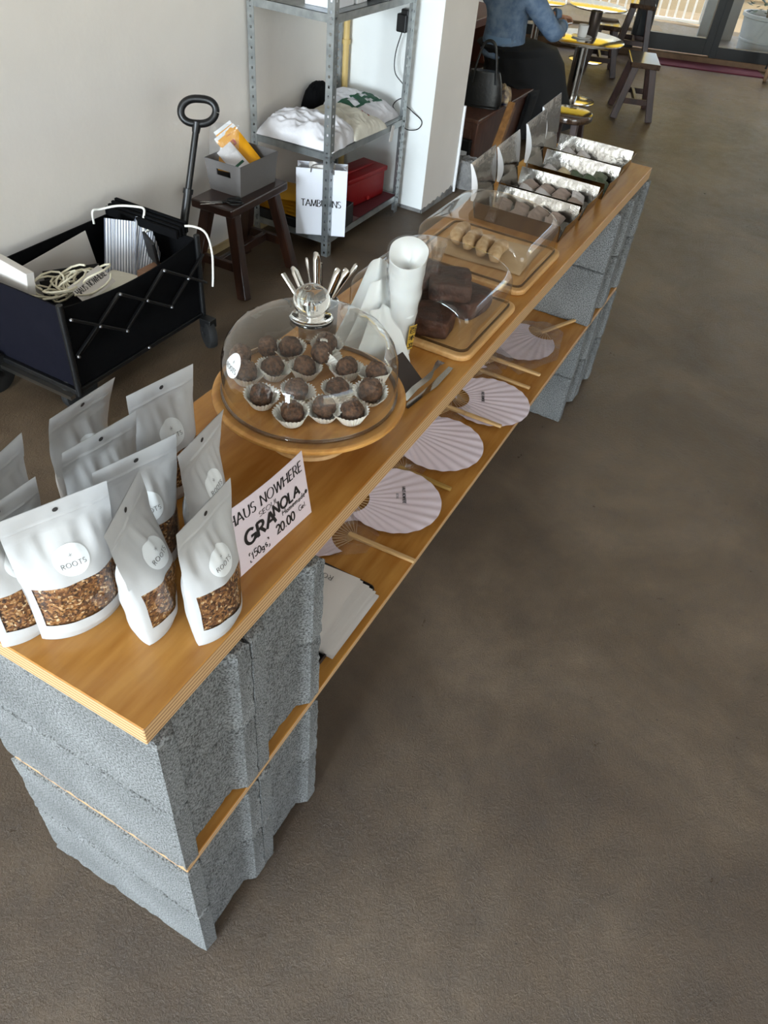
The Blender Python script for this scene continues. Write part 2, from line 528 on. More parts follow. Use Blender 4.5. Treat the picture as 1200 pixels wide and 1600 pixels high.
M = dict(
    floor=floor_mat(), ply_edge=ply_edge_mat(), block=block_mat(), granola=granola_mat(),
    ply=mat('birch_plywood_face', (188, 136, 68), .27, rgb2=(166, 111, 47), vscale=5, stretch=(1.2, 9, 9), detail=6, bump=.04, bscale=40, spec=.45),
    wall=mat('wall_plaster', (244, 237, 229), .75, var=.06, vscale=3, bump=.08, bscale=30),
    wall_w=mat('white_plaster', (236, 238, 236), .7, var=.05, vscale=4, bump=.1, bscale=25),
    ceil=mat('ceiling_paint', (225, 222, 215), .8),
    skirt=mat('baseboard_wood', (176, 152, 110), .6, var=.2, vscale=10),
    pouch=mat('matte_white_pouch', (184, 184, 184), .36, spec=.4, bump=.05, bscale=35, bdist=.01),
    film=thin_clear('clear_film', (.97, .96, .95), 1.55, .12, .3, 45),
    label=mat('label_paper', (226, 229, 230), .6),
    ink=mat('black_ink', (26, 24, 24), .6),
    greyink=mat('grey_ink', (88, 84, 82), .6),
    hole=mat('punch_hole', (40, 36, 34), .8),
    card=mat('card_stock', (222, 208, 214), .55, bump=.03, bscale=80),
    bamboo=mat('bamboo_turned', (205, 152, 84), .35, rgb2=(184, 128, 64), vscale=6, stretch=(2, 14, 14), detail=3),
    bamboo_l=mat('bamboo_board', (214, 172, 116), .4, rgb2=(198, 150, 92), vscale=5, stretch=(1.5, 16, 10), detail=3),
    glass=thin_clear('dome_glass', (.965, .975, .965), 1.5, .01, .05, 9),
    acrylic_edge=thin_clear('acrylic_edge', (.62, .58, .52), 1.5, .05),
    acrylic=thin_clear('clear_acrylic', (.975, .965, .95), 1.45, .02, .06, 8),
    solidglass=mat('solid_glass', (250, 252, 250), .02, trans=1.0),
    truffle=mat('cocoa_truffle', (110, 76, 52), .75, rgb2=(42, 26, 18), vscale=160, bump=1.0, bscale=140, bdist=.004),
    cup=mat('baking_cup_paper', (244, 240, 232), .7, sub=.1),
    brownie=mat('chocolate_cake', (84, 50, 36), .6, rgb2=(42, 24, 18), vscale=40, bump=.7, bscale=90, bdist=.006),
    cookie=mat('baked_biscuit', (216, 190, 152), .8, rgb2=(188, 154, 112), vscale=50, bump=.5, bscale=120, bdist=.004),
    parchment=mat('parchment', (205, 178, 140), .6, bump=.2, bscale=20),
    foil=mat('silver_foil_board', (152, 149, 144), .17, metal=1.0, bump=.3, bscale=16, bdist=.012),
    foilback=mat('white_board', (214, 214, 216), .6),
    steel=mat('polished_steel', (205, 202, 196), .14, metal=1.0),
    brushed=mat('brushed_steel', (150, 146, 140), .3, metal=1.0),
    darkmetal=mat('dark_plate_metal', (84, 76, 72), .35, metal=.8, bump=.05, bscale=30),
    galv=mat('galvanised_steel', (176, 180, 180), .38, metal=.85, rgb2=(150, 155, 156), vscale=25),
    whitefilm=mat('white_translucent_paper', (222, 224, 222), .5, sub=.2),
    sleeve=thin_clear('plastic_sleeve', (.95, .95, .95), 1.45, .08, .5, 25, haze=.10, hazecol=(.85, .86, .88)),
    fansleeve=thin_clear('fan_sleeve_film', (.95, .94, .93), 1.4, .1, .5, 30, haze=.05),
    gold=mat('gold_label', (196, 158, 60), .45),
    fan=mat('fan_paper', (236, 222, 230), .7, bump=.05, bscale=60),
    fanstick=mat('bamboo_stick', (214, 178, 126), .5, rgb2=(190, 150, 98), vscale=20, stretch=(20, 1, 20)),
    fanstick2=mat('bamboo_stick_olive', (168, 132, 66), .5),
    tray=mat('black_tray', (30, 28, 30), .35),
    wagoncloth=mat('wagon_fabric', (7, 7, 9), .85, spec=.12, bump=.3, bscale=200, bdist=.002),
    wagonnavy=mat('wagon_fabric_navy', (8, 8, 20), .8, spec=.15, bump=.3, bscale=200, bdist=.002),
    blackplastic=mat('black_plastic', (11, 11, 12), .4),
    rubber=mat('black_rubber', (16, 16, 16), .7),
    rivet=mat('rivet_metal', (170, 170, 172), .3, metal=1.0),
    rope=mat('cotton_cord', (226, 218, 194), .8, bump=.4, bscale=300, bdist=.002),
    ropew=mat('white_cord', (240, 238, 230), .7),
    paper=mat('plain_paper', (226, 220, 214), .6, bump=.06, bscale=18),
    paperw=mat('white_bag_paper', (232, 234, 242), .55, bump=.06, bscale=14),
    kraft=mat('brown_carton', (150, 112, 86), .7),
    greybox=mat('grey_box_board', (104, 100, 98), .55, bump=.08, bscale=120),
    darkwood=mat('dark_stained_wood', (58, 32, 20), .32, rgb2=(34, 18, 12), vscale=6, stretch=(6, 6, 1), detail=5),
    darkwoodseat=mat('dark_stained_seat', (52, 30, 22), .28, rgb2=(34, 20, 14), vscale=5, stretch=(1, 8, 6), detail=5),
    stoolwood=mat('brown_stool_wood', (62, 36, 28), .4, rgb2=(40, 22, 18), vscale=6, stretch=(6, 6, 1), detail=5),
    stoolseat=mat('brown_stool_seat', (70, 50, 34), .1, spec=.8, rgb2=(50, 34, 22), vscale=5, stretch=(1, 8, 6), detail=5),
    yellow=mat('yellow_packet', (236, 164, 10), .45),
    yellow2=mat('yellow_envelope', (206, 150, 24), .5),
    red=mat('red_case_fabric', (150, 8, 16), .5, bump=.1, bscale=90),
    redtop=mat('red_case_top', (158, 10, 18), .5),
    packclear=thin_clear('packet_film', (.97, .97, .97), 1.45, .08, .6, 40, haze=.04, hazecol=(.9, .9, .9)),
    cream=mat('cream_cloth', (226, 220, 204), .85, bump=.35, bscale=30, bdist=.01),
    tee=mat('white_tee_cloth', (230, 228, 232), .85, bump=.3, bscale=28, bdist=.01),
    green=mat('green_print', (36, 84, 62), .7),
    redink=mat('red_print', (190, 40, 40), .7),
    maroon=mat('maroon_print', (96, 26, 34), .7),
    pipe=mat('pale_yellow_pipe', (206, 176, 112), .45),
    cable=mat('black_cable', (18, 18, 20), .5),
    white=mat('white_plastic', (235, 236, 238), .4),
    denim=mat('blue_denim', (128, 148, 172), .85, rgb2=(92, 116, 146), vscale=22, bump=.4, bscale=120, bdist=.004),
    denim_seam=mat('denim_seam', (118, 146, 178), .85),
    skirt_c=mat('black_skirt_cloth', (10, 10, 12), .9, bump=.2, bscale=12),
    skin=mat('skin', (206, 152, 122), .5, sub=.15),
    hair=mat('dark_hair', (36, 26, 22), .5, bump=.6, bscale=60, stretch=(8, 8, 1)),
    shoe=mat('black_shoe', (16, 15, 15), .4),
    leather=mat('black_leather', (9, 9, 10), .34, bump=.12, bscale=60),
    cabinet=mat('brown_cabinet', (98, 66, 52), .4, rgb2=(74, 46, 36), vscale=6, stretch=(6, 6, 1.2), detail=5),
    tanwood=mat('tan_timber', (140, 98, 54), .5, rgb2=(110, 72, 36), vscale=5, stretch=(2, 8, 8), detail=5),
    scarf=mat('printed_scarf', (196, 170, 130), .8, rgb2=(22, 20, 52), vscale=28, detail=2),
    rubble=mat('rough_grey_mortar', (136, 134, 132), .9, bump=1.0, bscale=25, bdist=.03, var=.3, vscale=15),
    frame=mat('black_door_frame', (26, 29, 30), .4),
    door_glass=thin_clear('window_glass', (.96, .98, .98), 1.5, .01),
    mat_red=mat('maroon_door_mat', (96, 34, 48), .9, bump=.3, bscale=150),
    sill=mat('worn_wood_threshold', (120, 92, 66), .7, var=.3, vscale=15),
    deck=mat('sandy_pavement', (150, 128, 96), .9, var=.15, vscale=4),
    wallout=mat('sunlit_wall', (176, 152, 116), .9, var=.1, vscale=3),
    rail=mat('white_railing_paint', (240, 238, 232), .5),
    greyboard=mat('grey_outdoor_board', (150, 148, 144), .8, var=.1, vscale=8),
    pot=mat('weathered_planter', (188, 188, 184), .7, var=.12, vscale=7),
    leaf=mat('plant_leaf', (60, 84, 48), .5, var=.3, vscale=30),
    stem=mat('plant_stem', (110, 88, 60), .8),
    palewall=mat('added_pale_facade', (224, 232, 240), .8),
    yellow_band=mat('yellow_band_paint', (242, 192, 4), .5),  # yellow of the street bands added for indoor reflections
    tyre=mat('tan_tyre', (150, 120, 92), .7),
    ceram=mat('white_ceramic', (236, 234, 230), .2),
    woodred=mat('red_brown_wood', (112, 58, 40), .45, var=.3, vscale=8),
    teal=mat('sage_packet', (120, 128, 108), .4, bump=.3, bscale=50),
    taupe=mat('taupe_packet', (172, 154, 144), .3, bump=.4, bscale=50, bdist=.01),
    beige=mat('beige_packet', (208, 192, 158), .45, bump=.3, bscale=50),
    olive=mat('olive_packet', (84, 100, 76), .4, bump=.3, bscale=50),
    palepk=mat('pale_packet', (216, 212, 212), .35, bump=.4, bscale=50, bdist=.01),
    stripe=None,
)


def translucent_cloth(name, rgb, mixv=.55):
    m = mat(name, rgb, .8)
    nt = m.node_tree
    b = nt.nodes['Principled BSDF']
    t = nt.nodes.new('ShaderNodeBsdfTranslucent')
    t.inputs[0].default_value = lin(rgb)
    mx = nt.nodes.new('ShaderNodeMixShader')
    mx.inputs[0].default_value = mixv
    nt.links.new(b.outputs[0], mx.inputs[1])
    nt.links.new(t.outputs[0], mx.inputs[2])
    nt.links.new(mx.outputs[0], nt.nodes['Material Output'].inputs[0])
    return m


M['added_awning'] = translucent_cloth('added_awning_cloth', (250, 206, 14))  # yellow cloth added so the floor picks up its reflection


def stripe_mat():
    m = mat('striped_paper', (214, 216, 224), .5)
    nt = m.node_tree
    b = nt.nodes['Principled BSDF']
    tc = nt.nodes.new('ShaderNodeTexCoord')
    sx = nt.nodes.new('ShaderNodeSeparateXYZ')
    nt.links.new(tc.outputs['Object'], sx.inputs[0])
    mu = nt.nodes.new('ShaderNodeMath')
    mu.operation = 'MULTIPLY'
    mu.inputs[1].default_value = 1 / .0105
    nt.links.new(sx.outputs[0], mu.inputs[0])
    fr = nt.nodes.new('ShaderNodeMath')
    fr.operation = 'FRACT'
    nt.links.new(mu.outputs[0], fr.inputs[0])
    r = nt.nodes.new('ShaderNodeValToRGB')
    r.color_ramp.interpolation = 'CONSTANT'
    r.color_ramp.elements[0].color = lin((226, 228, 234))
    r.color_ramp.elements[1].position = .72
    r.color_ramp.elements[1].color = lin((112, 118, 136))
    nt.links.new(fr.outputs[0], r.inputs[0])
    nt.links.new(r.outputs[0], b.inputs['Base Color'])
    return m


M['stripe'] = stripe_mat()


# ------------------------------------------------------------------ lettering (own stroke alphabet)
def arc(cx, cy, rx, ry, a0, a1, n=10):
    return [(cx + rx * cos(radians(a0 + (a1 - a0) * k / n)), cy + ry * sin(radians(a0 + (a1 - a0) * k / n))) for k in range(n + 1)]


GL = {
    'A': (.8, [[(0, 0), (.4, 1)], [(.4, 1), (.8, 0)], [(.16, .36), (.64, .36)]]),
    'B': (.6, [[(.06, 0), (.06, 1)], [(.06, 1)] + arc(.28, .76, .25, .24, 90, -90) + [(.06, .52)], [(.06, .52)] + arc(.3, .26, .29, .26, 90, -90) + [(.06, 0)]]),
    'E': (.55, [[(.06, 0), (.06, 1)], [(.06, 1), (.52, 1)], [(.06, .52), (.46, .52)], [(.06, 0), (.54, 0)]]),
    'G': (.8, [arc(.44, .5, .42, .5, 48, 350, 18), [(.86 - .02, .0 + .06), (.84, .44), (.5, .44)]]),
    'H': (.78, [[(.06, 0), (.06, 1)], [(.72, 0), (.72, 1)], [(.06, .52), (.72, .52)]]),
    'I': (.2, [[(.1, 0), (.1, 1)]]),
    'L': (.55, [[(.06, 1), (.06, 0)], [(.06, 0), (.54, 0)]]),
    'M': (.95, [[(.05, 0), (.12, 1)], [(.12, 1), (.47, .05)], [(.47, .05), (.83, 1)], [(.83, 1), (.9, 0)]]),
    'N': (.8, [[(.06, 0), (.06, 1)], [(.06, 1), (.74, 0)], [(.74, 0), (.74, 1)]]),
    'O': (.92, [arc(.46, .5, .44, .5, 0, 360, 24)]),
    'R': (.66, [[(.06, 0), (.06, 1)], [(.06, 1)] + arc(.3, .75, .28, .25, 90, -90) + [(.06, .5)], [(.3, .5), (.66, 0)]]),
    'S': (.56, [arc(.28, .75, .24, .25, 35, 270, 10) + arc(.28, .25, .26, .25, 90, -145, 10)]),
    'T': (.68, [[(.34, 0), (.34, 1)], [(0, 1), (.68, 1)]]),
    'U': (.76, [[(.06, 1), (.06, .36)] + arc(.38, .34, .32, .34, 180, 360, 12) + [(.7, 1)]]),
    'W': (1.1, [[(0, 1), (.28, 0)], [(.28, 0), (.55, .95)], [(.55, .95), (.82, 0)], [(.82, 0), (1.1, 1)]]),
    'K': (.66, [[(.06, 0), (.06, 1)], [(.6, 1), (.08, .45)], [(.22, .58), (.66, 0)]]),
    '0': (.56, [arc(.28, .5, .25, .5, 0, 360, 20)]),
    '1': (.3, [[(.02, .78), (.2, 1), (.2, 0)]]),
    '2': (.55, [arc(.27, .72, .24, .28, 160, -30, 10) + [(.04, 0), (.54, .02)]]),
    '5': (.55, [[(.5, 1), (.12, 1), (.08, .56)] + arc(.26, .32, .26, .31, 110, -140, 12)]),
    '.': (.2, [[(.08, .0), (.1, .05), (.12, .0)]]),
    'e': (.46, [[(.06, .3), (.42, .34)] + arc(.23, .28, .2, .26, 15, 310, 12)]),
    'o': (.48, [arc(.23, .27, .2, .25, 0, 360, 14)]),
    'm': (.72, [[(.05, .5), (.06, 0)], [(.06, .3)] + arc(.2, .34, .13, .16, 180, 0, 6) + [(.33, 0)], [(.33, .3)] + arc(.48, .34, .14, .16, 180, 0, 6) + [(.63, 0)]]),
    'a': (.5, [arc(.22, .25, .18, .24, 20, 350, 12), [(.41, .5), (.41, 0)]]),
    'd': (.5, [arc(.22, .25, .18, .24, 20, 350, 12), [(.41, 1), (.41, 0)]]),
    'l': (.2, [[(.1, 1), (.1, 0)]]),
    'g': (.5, [arc(.22, .27, .18, .22, 20, 350, 12), [(.41, .5), (.4, -.15), (.25, -.3), (.06, -.2)]]),
    's': (.42, [arc(.2, .38, .15, .13, 40, 250, 8) + arc(.2, .12, .16, .13, 80, -140, 8)]),
    '[': (.3, [[(.26, 1.1), (.06, 1.1), (.06, .8)], [(.06, .1), (.06, -.2), (.26, -.2)]]),
    ']': (.3, [[(.04, 1.1), (.24, 1.1), (.24, .8)], [(.24, .1), (.24, -.2), (.04, -.2)]]),
    '*': (.8, [[(.4, 0), (.4, 1)], [(.02, .28), (.78, .72)], [(.02, .72), (.78, .28)]]),
    '-': (.5, [[(.05, .5), (.45, .5)]]),
}


def write(mb, text, x0, y0, h, fn, thin=.05, thick=.12, nib=20, track=.14, jitter=0, mi=0, seed=1, serif=False, width=None, slant=0, sub=.12):
    """lay strokes of text with its baseline from (x0, y0); fn(x, y) maps the flat sheet to space"""
    rr = random.Random(seed)
    tot = sum((GL[c][0] if c != ' ' else .42) + track for c in text) - track
    k = 1.0
    if width:
        k = width / (tot * h)
    x = x0
    for ch in text:
        if ch == ' ':
            x += (.42 + track) * h * k
            continue
        w, strokes = GL[ch]
        jx, jy, js = (rr.uniform(-1, 1) * jitter for _ in range(3))
        for st in strokes:
            pts = [(x + (px + jx * .3 + slant * py) * h * k, y0 + (py * (1 + js) + jy) * h) for px, py in st]
            # subdivide long strokes so that they follow curved sheets
            q = [pts[0]]
            for a, b in zip(pts, pts[1:]):
                d = hypot(b[0] - a[0], b[1] - a[1])
                n = max(1, int(d / (sub * h * 3)))
                for i in range(1, n + 1):
                    q.append((a[0] + (b[0] - a[0]) * i / n, a[1] + (b[1] - a[1]) * i / n))
            pts = q
            closed = hypot(pts[0][0] - pts[-1][0], pts[0][1] - pts[-1][1]) < 1e-6
            L, Rr = [], []
            n = len(pts)
            for i, pt in enumerate(pts):
                if closed:
                    a, b = pts[(i - 1) % (n - 1)], pts[(i + 1) % (n - 1)]
                else:
                    a, b = pts[max(i - 1, 0)], pts[min(i + 1, n - 1)]
                dx, dy = b[0] - a[0], b[1] - a[1]
                d = hypot(dx, dy) or 1
                dx, dy = dx / d, dy / d
                ang = atan2(dy, dx)
                wd = (thin + (thick - thin) * abs(sin(ang + radians(nib)))) * h / 2
                if not closed and (i == 0 or i == n - 1):
                    e = .25 * wd * (-1 if i == 0 else 1)
                    pt = (pt[0] + dx * e, pt[1] + dy * e)
                    if serif:
                        wd *= 1.35
                L.append(fn(pt[0] - dy * wd, pt[1] + dx * wd))
                Rr.append(fn(pt[0] + dy * wd, pt[1] - dx * wd))
            mb.add(L + Rr, [(n + i, n + i + 1, i + 1, i) for i in range(n - 1)], mi)
        x += (w + track) * h * k
    return x


def textwidth(text, h, track=.14):
    return (sum((GL[c][0] if c != ' ' else .42) + track for c in text) - track) * h


H1 = .1917
ZS0, ZS1 = 2 * H1, 2 * H1 + .0181       # shelf board
ZT0 = 4 * H1 + .0181                    # underside of the counter top
T = ZT0 + .036                          # counter top surface
S = ZS1

# ================================================================== SETTING
# door wall: runs from A along D, facing the room
A2 = Vector((8.389, 1.285, 0))
D2 = Vector((.352, -.936, 0)).normalized()
NV = Vector((D2.y, -D2.x, 0))           # towards outside
NV = NV if NV.x > 0 else -NV


def dw(s, n, z):
    return A2 + D2 * s + NV * n + Vector((0, 0, z))


DM = Matrix(((D2.x, NV.x, 0, A2.x), (D2.y, NV.y, 0, A2.y), (0, 0, 1, 0), (0, 0, 0, 1)))

fb = MB()
fb.box((-8.1, -5.6, -.1), (10.3, 3.2, 0))
struct('floor', fb, M['floor'])

wl = MB()
wl.box((-8.1, 1.85, 0), (3.46, 2.0, 3.0))
struct('wall_left', wl, M['wall'])
wa = MB()
wa.box((3.84, 2.75, 0), (9.0, 2.9, 3.0))
struct('wall_alcove', wa, M['wall'])
# boxed-out column: white front, grey-beige flank with a chipped foot
wc = MB()
wc.box((3.46, 1.292, 0.02), (3.86, 2.9, 3.0))
col = struct('wall_column', wc, [M['wall_w'], M['wall']])
for p in col.data.polygons:
    p.material_index = 1 if p.normal.y < -.5 else 0
cf = MB()
cf.box((3.462, 1.296, 0), (3.858, 2.9, 0.02))
struct('trim_1', cf, M['rubble'])
# torn plaster edge at the foot of the column
tb = MB()
pts = [(3.46, .0)]
for i in range(15):
    pts.append((3.46 + .4 * i / 14, .018 + (.026 * abs(N3((i * .37, 0, 0), 1, 3)) + .012 * (i % 2)) * (.4 + i / 14)))
pts.append((3.86, 0))
tb.prism(pts, 0, .004, 0, Matrix(((1, 0, 0, 0), (0, 0, 1, 1.2875), (0, 1, 0, 0), (0, 0, 0, 1))))
struct('trim_2', tb, M['rubble'])

wr = MB()
for a, b in (((-8.1, -5.6, 0), (-4.6, -5.45, 3)), ((.2, -5.6, 0), (10.3, -5.45, 3)), ((-4.6, -5.6, 0), (.2, -5.45, .55)), ((-4.6, -5.6, 2.85), (.2, -5.45, 3))):
    wr.box(a, b)
struct('wall_right', wr, M['wall'])
wb = MB()
for a, b in (((-8.1, -5.6, 0), (-8.0, -1.7, 3)), ((-8.1, 1.7, 0), (-8.0, 1.85, 3)), ((-8.1, -1.7, 0), (-8.0, 1.7, .45)), ((-8.1, -1.7, 2.65), (-8.0, 1.7, 3))):
    wb.box(a, b)
struct('wall_behind', wb, M['wall'])
ce = MB()
ce.box((-8.1, -5.6, 3.0), (9.6, 2.9, 3.1))
struct('ceiling', ce, M['ceil'])
sk = MB()
sk.box((-8.0, 1.838, 0), (3.46, 1.85, .035))
struct('baseboard_left', sk, M['skirt'], bevel=.002)

# mullions of the shopfront behind the camera
wm = MB()
for y in (-1.7, -.58, .55, 1.66):
    wm.box((-7.88, y, .45), (-7.8, y + .045, 2.65))
for z in (.45, 1.5, 2.6):
    wm.box((-7.88, -1.7, z), (-7.8, 1.7, z + .045))
struct('window_2', wm, M['frame'])

# glazed door wall at the far end -------------------------------------------------
w1 = MB()
w1.box((-1.75, 0, 2.35), (7.0, .12, 3.0), 0, DM)
w1.box((3.55, 0, 0), (7.0, .12, 2.35), 0, DM)
struct('wall_end', w1, M['wall'])


def leaf(name, s0, s1, fl, fr, zb, ztop, zrail):
    """one glazed leaf: stiles, rails and a pane"""
    f = MB()
    f.box((s0, 0, zb), (s0 + fl, .06, ztop), 0, DM)
    f.box((s1 - fr, 0, zb), (s1, .06, ztop), 0, DM)
    f.box((s0 + fl, 0, zb), (s1 - fr, .06, zrail), 0, DM)
    f.box((s0 + fl, 0, ztop - .1), (s1 - fr, .06, ztop), 0, DM)
    o = struct(name, f, M['frame'], bevel=.003)
    g = MB()
    g.box((s0 + fl, .026, zrail), (s1 - fr, .032, ztop - .1), 0, DM)
    part('pane', g, M['door_glass'], o)
    return o


leaf('window_1', -1.7, -.17, .07, .04, .05, 2.35, .14)
leaf('door_1', -.17, .57, .13, .07, .07, 2.35, .207)
leaf('door_2', .57, 1.72, .06, .09, .05, 2.35, .15)
leaf('window_3', 1.72, 3.55, .09, .08, .05, 2.35, .15)  # unseen glazing added so the floor reflects the yellow outside
th = MB()
th.box((-1.7, -.02, 0), (3.55, .1, .055), 0, DM)
struct('trim_3', th, M['sill'], bevel=.004)
mt = MB()
mt.box((.0, -.30, 0), (1.06, -.03, .012), 0, DM)
single('door_mat', mt, M['mat_red'], 'long maroon mat lying along the foot of the black glass doors', 'mat', bevel=.003)

# outside ------------------------------------------------------------------------
ob = MB()
ob.box((-6, .12, -.16), (8, 3.2, -.06), 0, DM)
struct('ground_terrace', ob, M['deck'])
og = MB()
og.box((-14, 3.2, -1.2), (16, 26, -1.0), 0, DM)
struct('ground_street', og, M['deck'])
ow = MB()
ow.box((-14, 12, -1.0), (16, 12.4, 1.6), 0, DM)
struct('wall_street', ow, M['wallout'])

rl = thing('railing', 'white metal railing of upright bars beyond the left glass door', 'railing')
z0 = -.06
for k in range(26):
    s = -1.65 + k * .1
    b = MB()
    b.box((s, 2.24, .0), (s + .022, 2.262, 1.0), 0, DM)
    part('baluster', b, M['rail'], rl)
b = MB()
b.box((-1.7, 2.22, 1.0), (.95, 2.28, 1.04), 0, DM)
b.box((-1.7, 2.23, -.03), (.95, 2.27, .0), 0, DM)
part('rail', b, M['rail'], rl)
b = MB()
b.box((.90, 2.2, -.06), (.96, 2.26, 1.06), 0, DM)
part('post', b, M['rail'], rl)
bb = MB()
bb.box((-.75, 1.15, -.06), (.28, 1.45, .03), 0, DM)
single('timber_beam', bb, M['deck'], 'pale sandy beam lying on the terrace behind the left door', 'beam', bevel=.01)
gb = MB()
gb.box((.68, 1.3, -.06), (1.05, 1.34, .5), 0, DM)
single('outdoor_screen', gb, M['greyboard'], 'plain grey upright screen outside the right glass door', 'screen', bevel=.004)
ws = MB()
ws.box((.64, .55, -.06), (.98, .95, .0), 0, DM)
single('white_step', ws, M['white'], 'low white step block outside the right glass door', 'step', bevel=.006)
pt = thing('potted_plant', 'large pale planter with a leafy plant outside the right door', 'plant', dw(1.22, .85, -.06))
b = MB()
b.lathe([(.0, 0), (.17, 0), (.2, .03), (.205, .16), (.215, .165), (.215, .18), (.21, .185), (.23, .36), (.25, .37), (.25, .40), (.225, .40), (.215, .35), (0, .34)], n=32)
part('planter', b, M['pot'], pt, .6)
b = MB()
for k in range(5):
    a = k * 1.3
    b.tube([(0, 0, .34), (.05 * cos(a), .05 * sin(a), .6), (.16 * cos(a), .16 * sin(a), .9)], [.012, .009, .004], 6)
part('stem', b, M['stem'], pt, 1)
lm = MB()
for k in range(140):
    a, z = rnd.uniform(0, 6.28), rnd.uniform(.4, 1.05)
    r = rnd.uniform(.05, .26) * (1.15 - abs(z - .7))
    c = Vector((r * cos(a), r * sin(a), z))
    d = Vector((cos(a), sin(a), rnd.uniform(-.6, .5))).normalized() * rnd.uniform(.05, .09)
    sd = d.cross(Vector((0, 0, 1))).normalized() * d.length * .32
    lm.add([c, c + d * .5 + sd, c + d, c + d * .5 - sd, c + d * .5 + Vector((0, 0, -.008))], [(0, 1, 4), (1, 2, 4), (2, 3, 4), (3, 0, 4)])
lo = part('leaves', lm, M['leaf'], pt)
lo['kind'] = 'stuff'
# unseen yellow cloth added above the terrace to color floor reflections
aw = thing('added_awning', 'added yellow cloth canopy above the glass doors outside, there for reflections', 'added_awning')
b = MB()
b.grid(lambda u, v: tuple(dw(-1.45 + 4.9 * u, .17 + .95 * v, 2.62 - .30 * v - .03 * sin(pi * v) + .012 * sin(u * 60))), 60, 6)
part('cloth', b, M['added_awning'], aw, 1)
b = MB()
b.tube([tuple(dw(-1.45, 1.12, 2.31)), tuple(dw(3.45, 1.12, 2.31))], .02, 8)
part('front_bar', b, M['rail'], aw, 1)
for s in (-1.4, 3.4):
    b = MB()
    b.tube([tuple(dw(s, .14, 2.55)), tuple(dw(s, 1.12, 2.31))], .015, 8)
    part('arm', b, M['rail'], aw, 1)
# sunlit building across the street: sandy plinth, pale and yellow bands added for reflections
hd0 = thing('added_street_building', 'long added building across the street, pale and yellow bands shaped for reflections', 'building', tuple(dw(0, 9.6, -1.0)), atan2(D2.y, D2.x))
b = MB()
b.box((-13, 0, 1.5), (9, .3, 4.1))
part('added_pale_band', b, M['palewall'], hd0)
b = MB()
b.box((-13, -.05, 0), (9, .3, 1.5))
for z in (.35, .7, 1.05, 1.4):
    b.box((-13, -.08, z), (9, -.04, z + .06))
part('plinth', b, M['wallout'], hd0)
for k in range(14):  # band heights stepped to steer the yellow reflections indoors
    b = MB()
    b.box((-12.55 + k * 1.57, -.06, 2.1 if k < 9 else 3.9), (-12.55 + k * 1.57 + 1.55, .25, 8.2))
    part('added_yellow_band', b, M['yellow_band'], hd0, bevel=.004)
b = MB()
b.box((-13, -.12, 2.02), (1.58, .1, 2.1))
b.box((1.58, -.12, 3.82), (9, .1, 3.9))
part('ledge', b, M['palewall'], hd0)

# ================================================================== COUNTER
def plank(name, x0, x1, y0, y1, z0, z1, label):
    b = MB()
    b.box((x0, y0, z0), (x1, y1, z1))
    me = b.mesh(name, [M['ply'], M['ply_edge']], None, .0012, 1)
    for p in me.polygons:
        p.material_index = 0 if abs(p.normal.z) > .7 else 1
    o = link(name, me)
    return tag(o, label, 'countertop' if name == 'countertop' else 'shelf')


plank('countertop', -.002, 2.4436, .0135, .385, ZT0, T, 'long birch plywood counter top with layered edges lying on concrete blocks')
plank('lower_shelf', .004, 2.44, .004, .384, ZS0, ZS1, 'long plywood shelf board laid between block courses below the counter top')


def block_mesh(seed):
    """hollow-ended concrete block: 190 x 390 x 190 with a grooved recess in each head"""
    half = [(0, 0), (.030, 0), (.047, .020), (.143, .020), (.160, 0), (.19, 0)]
    other = [(.19, .39), (.160, .39), (.143, .37), (.047, .37), (.030, .39), (0, .39)]
    poly = half + other
    out = []
    for i, a in enumerate(poly):
        b = poly[(i + 1) % len(poly)]
        d = hypot(b[0] - a[0], b[1] - a[1])
        n = max(1, round(d / .009))
        for k in range(n):
            out.append((a[0] + (b[0] - a[0]) * k / n, a[1] + (b[1] - a[1]) * k / n))
    hh = H1 - .0012
    zs = [0, .0042] + [hh * k / 18 for k in range(1, 18)] + [hh - .0042, hh]
    b = MB()
    vs = []
    n = len(out)
    for j, z in enumerate(zs):
        ins = .0050 if j in (0, len(zs) - 1) else 0
        for i, (x, y) in enumerate(out):
            px, py = out[i - 1]
            nx_, ny_ = out[(i + 1) % n]
            t = Vector((nx_ - px, ny_ - py))
            t.normalize()
            nx, ny = t.y, -t.x
            e = N3((x, y, z), 40, seed) * .0006 + N3((x, y, z), 150, seed) * .0003
            edge = min(z, hh - z)
            corner = min(hypot(x - cx, y - cy) for cx in (0, .19) for cy in (0, .39))
            if edge < .012 or corner < .012:
                e -= max(0, N3((x, y, z), 60, seed + 9)) * .0055
            dz = N3((x, y, 0), 45, seed + 3) * .0016 if j in (0, len(zs) - 1) else 0
            vs.append((x + nx * (e - ins), y + ny * (e - ins), min(hh, max(0, z + (-abs(dz) if j else abs(dz))))))
    fs = [(j * n + i, j * n + (i + 1) % n, (j + 1) * n + (i + 1) % n, (j + 1) * n + i) for j in range(len(zs) - 1) for i in range(n)]
    fs.append(tuple(range(n - 1, -1, -1)))
    fs.append(tuple((len(zs) - 1) * n + i for i in range(n)))
    b.add(vs, fs)
    me = b.mesh('concrete_block', M['block'])
    me.polygons.foreach_set('use_smooth', [True] * len(me.polygons))
    me.set_sharp_from_angle(angle=.6)
    return me


